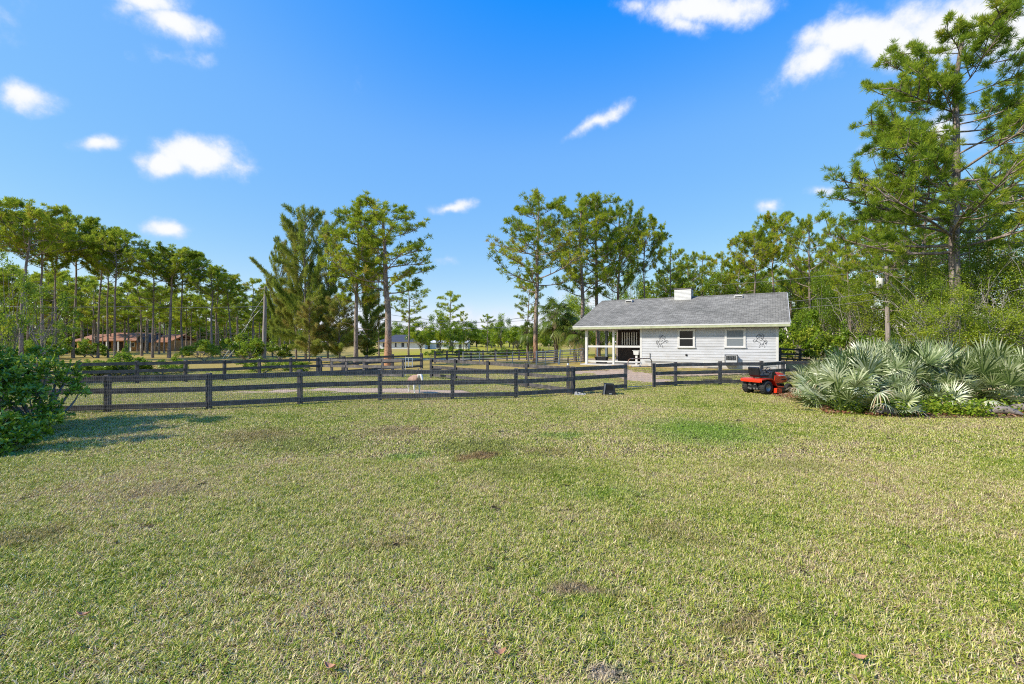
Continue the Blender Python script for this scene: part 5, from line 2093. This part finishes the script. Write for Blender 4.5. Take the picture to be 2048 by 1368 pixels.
for i in range(24):
    px = 1090 + 640 * (i + random.random()) / 24
    D = random.uniform(56, 74)
    top = random.uniform(545, 600) - (30 if px > 1250 else -25)
    put(BR[i % 3], px, D, top, random.uniform(34, 56), i, label='leafy green tree filling the line behind the stable', name='leafy_tree', group='leafy trees behind the stable')
for i, (px, D, top, hw) in enumerate(((1590, 38, 640, 46), (1640, 36, 650, 44), (1612, 40, 610, 40), (1690, 34, 648, 44), (1740, 33, 655, 46))):
    put(SHRUB[i % 3], px, D, top, hw, i, label=('dense dark bush just right of the stable', 'round green bush right of the stable bush', 'tall bush behind the bushes right of the stable', 'dense bush left of the right utility pole', 'dark bush at the foot of the right utility pole')[i], cat='bush', name='bush')
put(OPENP[1], 1702, 40, 424, 44, 2, label='pine with rounded crown left of the dark trunked pine by the pole', name='pine_tree')
put(PD1, 1768, 37, 398, 62, 1, label='tall pine directly behind the right utility pole', name='pine_tree')
put(BR[1], 1830, 36, 430, 74, 2, label='tall leafy tree between the utility pole and the giant pine', name='leafy_tree')
put(BR[2], 1700, 44, 520, 60, 4, label='leafy tree just left of the right utility pole', name='leafy_tree')
put(BR[0], 1640, 46, 540, 50, 5, label='leafy tree right of the stable gable', name='leafy_tree')
for i in range(14):
    px = random.uniform(1440, 1760)
    D = random.uniform(66, 90)
    put(FARP[i % 4], px, D, random.uniform(500, 570), 34, i, label='slender pine deep in the woods right of the stable', name='pine_tree', group='slender pines in the right woods')

# right hand thicket
TH = [broad(9, .15, 4.0, .02, 640 + i, nlobe=54, per=520, leaf=.11, mats=THICK_F, stems=3, bare=16, low=.05, lobe=.24) for i in range(3)]
THL = [
    (1872, 25, 455, 92, 0, 'big tangled thicket tree with grey bare twigs right of the utility pole', 0), (1948, 23, 440, 120, 1, 'big thicket tree in front of the giant pine trunk', 1),
    (2062, 22, 430, 118, 2, 'tangled thicket tree cut by the right photo edge', 2), (1755, 36, 520, 76, 3, 'shady thicket tree behind the right utility pole', 1),
    (1895, 20, 560, 96, 4, 'lower thicket bush with pale forked branches above the palmettos', 2), (2010, 19, 565, 96, 5, 'lower thicket bush at the right edge above the palmettos', 0),
    (2150, 20, 500, 120, 0, 'thicket tree just beyond the right photo edge', 1)]
for (px, D, top, hw, rz, lab, k_) in THL:
    put(TH[k_], px, D, top, hw, rz, label=lab, name='thicket_tree')
# leafy trees just outside the left edge whose shade falls on the lawn
SH = broad(5.6, .09, 1.75, .35, 270, nlobe=24, per=260, leaf=.13, mats=BROAD_F, stems=2, lobe=.26)
tree(SH, -13.9, 6.6, 1, 1, 0, 'leafy tree just outside the left edge shading the near lawn', 'tree', 'leafy_tree')
tree(SH, -14.0, 9.4, 1, 1, 2, 'second leafy tree outside the left edge shading the lawn by the fence', 'tree', 'leafy_tree')
# bare pale forked trunk in the thicket
g = Geo()
r = np.random.default_rng(8)
bt = thing('bare_tree', 'pale grey leafless forked small tree rising behind the palmettos', 'tree', (at(1955, 19.8), 19.8, 0))


def grow(p, d, L, rad, lv):
    e = p + d * L
    m_ = (p + e) / 2 + r.normal(0, .09 * L, 3)
    g.tube(bez(p, m_, e, 6) + r.normal(0, .012, (6, 3)), np.linspace(rad, rad * .62, 6), 6, cap=False)
    if lv:
        for k_ in range(3 if lv > 2 else 2):
            nd_ = unit((d + r.normal(0, .55, 3) + np.array([0, -.05, .12]))[None])[0]
            grow(e if k_ else (m_ + e) / 2, nd_, L * r.uniform(.6, .85), rad * .6, lv - 1)


grow(np.array([0, 0, -.1]), np.array([.1, 0, 1.]), 1.7, .10, 1)
grow(np.array([.05, 0, 1.7]), unit(np.array([[-.75, -.1, .9]]))[0], .95, .05, 5)
grow(np.array([.1, 0, 1.6]), unit(np.array([[.55, -.2, .9]]))[0], .95, .05, 5)
g.obj('trunk', BRANCH, bt, True)

# giant near pine
GP = pine(18, .30, .34, 6.6, 700, umb=.34, nl=58, ncl=5, k=40, ln=.33, w=.0115, tuft=.40, dead=8, needle=PINEN_F, barkm=bark('near pine bark', (.17, .13, .11), (.46, .38, .33), None, 7), shape=lambda u: 1.0 - .52 * u if u > .12 else .85, nsec=13, side=PI)
put(GP, 1915, 23, 66, 222, .3, label='giant near pine with spreading tiers of needles at the right edge', name='pine_tree')
GP2 = pine(17, .28, .3, 6.0, 707, umb=.3, nl=40, ncl=5, k=34, ln=.34, w=.0125, tuft=.5, dead=6, needle=PINEN_F, shape=lambda u: 1.0 - .5 * u, nsec=8)
put(GP2, 2150, 25, 60, 200, 1.3, label='second giant pine mostly beyond the right photo edge', name='pine_tree')
put(GP2, 1820, 33, 402, 95, 4, label='dark mid height pine left of and behind the giant pine', name='pine_tree')
put(GP2, 1975, 34, 330, 120, 2, label='shaded pine behind the lower trunk of the giant pine', name='pine_tree')

put(GP2, 1850, 30, 372, 92, 5, label='tall pine close left of the giant pine trunk', name='pine_tree')

# distant woods on every side: nobody could count it
FW = Geo()
r = np.random.default_rng(12)
for i in range(520):
    a = r.uniform(0, 2 * PI)
    Rr = r.uniform(185, 260)
    h = r.uniform(5.5, 9)
    x, y = Rr * math.sin(a), Rr * math.cos(a)
    n_ = 150 if y > 20 else 40
    c = np.array([x, y, h * .5]) + unit(r.normal(size=(n_, 3))) * np.array([h * .75, h * .75, h * .5]) * r.uniform(.6, 1.05, (n_, 1))
    c[:, 2] = np.abs(c[:, 2])
    leaves(FW, c, 1.5, np.full(n_, r.uniform(.2, .7)) + r.uniform(-.2, .2, n_), r, .3, .7)
tag(FW.obj('distant_woods', FAR_F), 'far low wood closing the horizon beyond the meadow', 'woods', kind='stuff')

# ------------------------------------------------------------------ saw palmettos
PM = [palmetto(800 + i, nf=20) for i in range(7)]
random.seed(21)
pts = []
tries = 0


def in_bed(x, y):
    return y > frontline(x) and x > .618 * y + .95 and y < 19.2 and x < 18


def frontline(x):
    return 12.45 if x < 11.3 else 13.1


while len(pts) < 84 and tries < 9000:
    tries += 1
    x, y = random.uniform(8.4, 18.0), random.uniform(12, 19.2)
    if in_bed(x, y) and all((x - a) ** 2 + (y - b) ** 2 > .58 ** 2 for a, b in pts):
        pts.append((x, y))
for i, (x, y) in enumerate(pts):
    front = min(y - frontline(x), (x - .618 * y - .95) * .85)
    s = .78 + .22 * min(1, front / 1.6) + random.uniform(-.06, .1)
    lab = ('silver green saw palmetto at the front edge with fans drooping to the lawn' if y < 13.4 else
           'silver green saw palmetto at the left end of the clump beside the mower' if x < .618 * y + 1.9 else
           'silver green saw palmetto in the middle of the large clump' if y < 16 else 'silver green saw palmetto standing at the back of the clump')
    t = thing('saw_palmetto', lab, 'palmetto', (x, y, 0.03), random.uniform(0, 6.28), 'saw palmettos of the right clump')
    t.scale = (s * 1.03, s * 1.03, s * (1.19 + .33 * min(1, max(0, front) / 1.8)))
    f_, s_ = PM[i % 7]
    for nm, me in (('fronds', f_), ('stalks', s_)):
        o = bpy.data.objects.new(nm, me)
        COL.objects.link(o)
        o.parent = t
# litter bed
g = Geo()
r = np.random.default_rng(31)
edge = [(11.9, 17.8), (11.1, 16.3), (10.4, 15.2), (9.7, 14.0), (9.2, 13.0), (9.3, 12.5), (10.0, 12.1), (11.0, 11.8), (12.6, 11.75), (15, 11.85), (19.5, 12.2), (19.5, 20.2), (12.3, 20.2)]
g.ngon([(x, y, .022) for x, y in edge])
o = g.obj('mulch_bed', MULCH)
tag(o, kind='structure')
g = Geo()
n_ = 14000
P = np.stack([r.uniform(8.7, 16.5, n_), r.uniform(11.7, 19, n_), r.uniform(.02, .09, n_)], 1)
k_ = np.array([(in_bed(x + .1, y + .1)) or (x > 9.6 and y > 11.9 and x < 18) for x, y, z in P])
P = P[k_]
leaves(g, P, .085, r.uniform(0, 1, len(P)), r, .7, .5)
lit = foliage('litter leaves', [(0, (.10, .04, .02)), (.5, (.26, .11, .06)), (1, (.42, .27, .18))], .1)
tag(g.obj('leaf_litter', lit), 'red brown dead leaves under the palmettos', 'leaf litter', kind='stuff')
g = Geo()
for cx_, cy_, rx_, n_ in ((10.6, 12.3, .8, 1300), (11.9, 12.35, .6, 1100), (9.6, 12.6, .4, 400), (12.4, 11.95, .35, 500), (13.5, 12.4, .8, 400)):
    P = np.stack([r.normal(cx_, rx_ * .5, n_), r.normal(cy_ + .1, rx_ * .35, n_), np.abs(r.normal(.12, .16, n_)) + .03], 1)
    leaves(g, P, .085, r.uniform(.4, 1.0, n_), r, .5, .6)
tag(g.obj('ground_vine', WEED_F), 'yellow green vine creeping out below the palmettos', 'vine', kind='stuff')
for i, (px, py, ln_, rz, lab) in enumerate(((1890, 822, .55, .3, 'pale grey driftwood lump under the dark palmetto skirt'), (2010, 832, .7, -.5, 'grey weathered log pointing down to the lawn at the bed edge'),
                                            (2046, 828, .6, -.9, 'grey log at the right photo edge of the bed'), (1770, 832, .45, .1, 'pinkish grey wood lump at the front of the palmettos'))):
    D = gd(py) * 1.0
    g = Geo()
    rr_l = np.random.default_rng(i)
    pp_ = np.array([(-ln_ / 2, 0, .08), (-ln_ / 4, .03, .15), (0, 0, .17), (ln_ / 4, -.03, .12), (ln_ / 2, 0, .05)])
    g.tube(pp_, [.05, .1, .11, .08, .03], 9)
    g.v[0] = (g.v[0] + rr_l.normal(0, .012, g.v[0].shape)).astype(np.float32)
    o = g.obj('driftwood', ROCK, None, True, loc=(at(px, D), D, 0))
    o.rotation_euler = (0, 0, rz)
    tag(o, lab, 'log')

# ------------------------------------------------------------------ glossy bush on the left


def glossy(seed, lobes, nper, stem_from):
    r = np.random.default_rng(seed)
    S, Lf = Geo(), Geo()
    for (x, y, z, R) in lobes:
        c = np.array([x, y, z])
        S.tube(bez(np.array(stem_from, float), (np.array(stem_from) + c) / 2 + r.normal(0, .1, 3), c, 6), np.linspace(.035, .012, 6), 6, cap=False)
        n = int(nper * R * R)
        d = unit(r.normal(size=(n, 3)))
        d[:, 2] = np.where(d[:, 2] < -.55, -d[:, 2], d[:, 2])
        tipp = c + d * R * r.uniform(.55, 1.12, (n, 1)) * np.array([1, 1, .85])
        tipp[:, 2] = np.maximum(tipp[:, 2], .06)
        ca = r.uniform(.15, .6, n)
        k = 8
        for j in range(0, n, 3):
            S.tube([c + (tipp[j] - c) * .35, c + (tipp[j] - c) * .7, tipp[j]], [.008, .006, .004], 3, cap=False)
        # whorl of pointed leaves around every twig tip
        C = np.repeat(tipp, k, 0)
        ax = np.repeat(d, k, 0)
        dd = unit(ax * .55 + r.normal(size=(n * k, 3)) * .75 + np.array([0, 0, .25]))
        L = r.uniform(.075, .135, (n * k, 1))
        sd = unit(np.cross(dd, ax + r.normal(size=(n * k, 3)) * .4))
        nr = np.cross(sd, dd)
        w = L * .17
        p0 = C - ax * r.uniform(0, .08, (n * k, 1))
        a1, a2, a3 = p0 + dd * L * .4 + nr * .006, p0 + dd * L * .75, p0 + dd * L - nr * .012
        V_ = np.stack([p0, a1 + sd * w, a1 - sd * w, a2 + sd * w * .8, a2 - sd * w * .8, a3], 1).reshape(-1, 3)
        b = np.arange(n * k)[:, None] * 6
        t_ = np.repeat(np.clip(np.repeat(ca, k) + r.normal(0, .15, n * k) + (r.random(n * k) < .16) * .38, 0, 1), 6)
        n0 = Lf.n
        Lf.add(V_, b + np.array([[1, 3, 4, 2]]), t_)
        Lf.tr.append(((b + np.array([[0, 1, 2]]) + n0).astype(np.int32), 0))
        Lf.tr.append(((b + np.array([[3, 5, 4]]) + n0).astype(np.int32), 0))
    return S, Lf


def bush(label, base, lobes, nper, seed):
    t = thing('glossy_bush', label, 'bush', (base[0], base[1], 0))
    lb = [(x - base[0], y - base[1], z, R) for x, y, z, R in lobes]
    S, Lf = glossy(seed, lb, nper, (0, 0, .02))
    S.obj('stems', GBARK, t, True)
    Lf.obj('leaves', BUSH_F, t)


def lb(px, py, D, R):
    return (at(px, D), D, max(.12, zt(py, D)), R)


bush('large glossy leaved bush reaching over the fence at the left', (-10.3, 9.8),
     [lb(25, 748, 10, .52), lb(95, 745, 10.4, .40), lb(-15, 775, 9.6, .62), lb(60, 800, 9.8, .48), lb(158, 785, 10.6, .22), lb(130, 768, 10.6, .26), lb(105, 828, 10, .3), lb(-75, 770, 9.6, .8),
      lb(140, 738, 11, .22), lb(75, 712, 11, .28), lb(0, 722, 10.6, .38), lb(118, 708, 11.2, .16), lb(160, 752, 11, .14),
      lb(-165, 760, 9.8, .9), lb(-110, 840, 9.2, .7), lb(40, 850, 9.4, .4), lb(-240, 720, 10.4, 1.0), lb(-140, 650, 10, .8)], 430, 900)
bush('low glossy leaved bush nearest the camera at the left edge', (-9.3, 8.1),
     [lb(-5, 862, 8.2, .38), lb(38, 880, 8.3, .25), lb(-60, 880, 8.0, .5), lb(75, 862, 8.7, .2), lb(-120, 860, 8, .6), lb(-15, 905, 7.9, .26), lb(112, 842, 8.9, .14), lb(-190, 840, 8.2, .7)], 760, 901)
random.seed(9)
for i in range(18):
    px = random.choice([random.uniform(170, 330), random.uniform(480, 640), random.uniform(170, 640)])
    D = random.uniform(25.5, 31) + (px - 200) / 150
    s = random.uniform(.25, .5) * (1.5 if px < 290 and i % 3 == 0 else 1)
    tree(SHRUB[i % 3], at(px, D), D, s, s * 1.7, random.uniform(0, 6), 'leafy weed clump behind the back left paddock fence', 'bush', 'bush', 'weed clumps behind the back left fence')
put(SHRUB[0], 250, 27.5, 688, 18, 1, label='yellow green sapling bush standing before the brown house', cat='bush', name='bush')
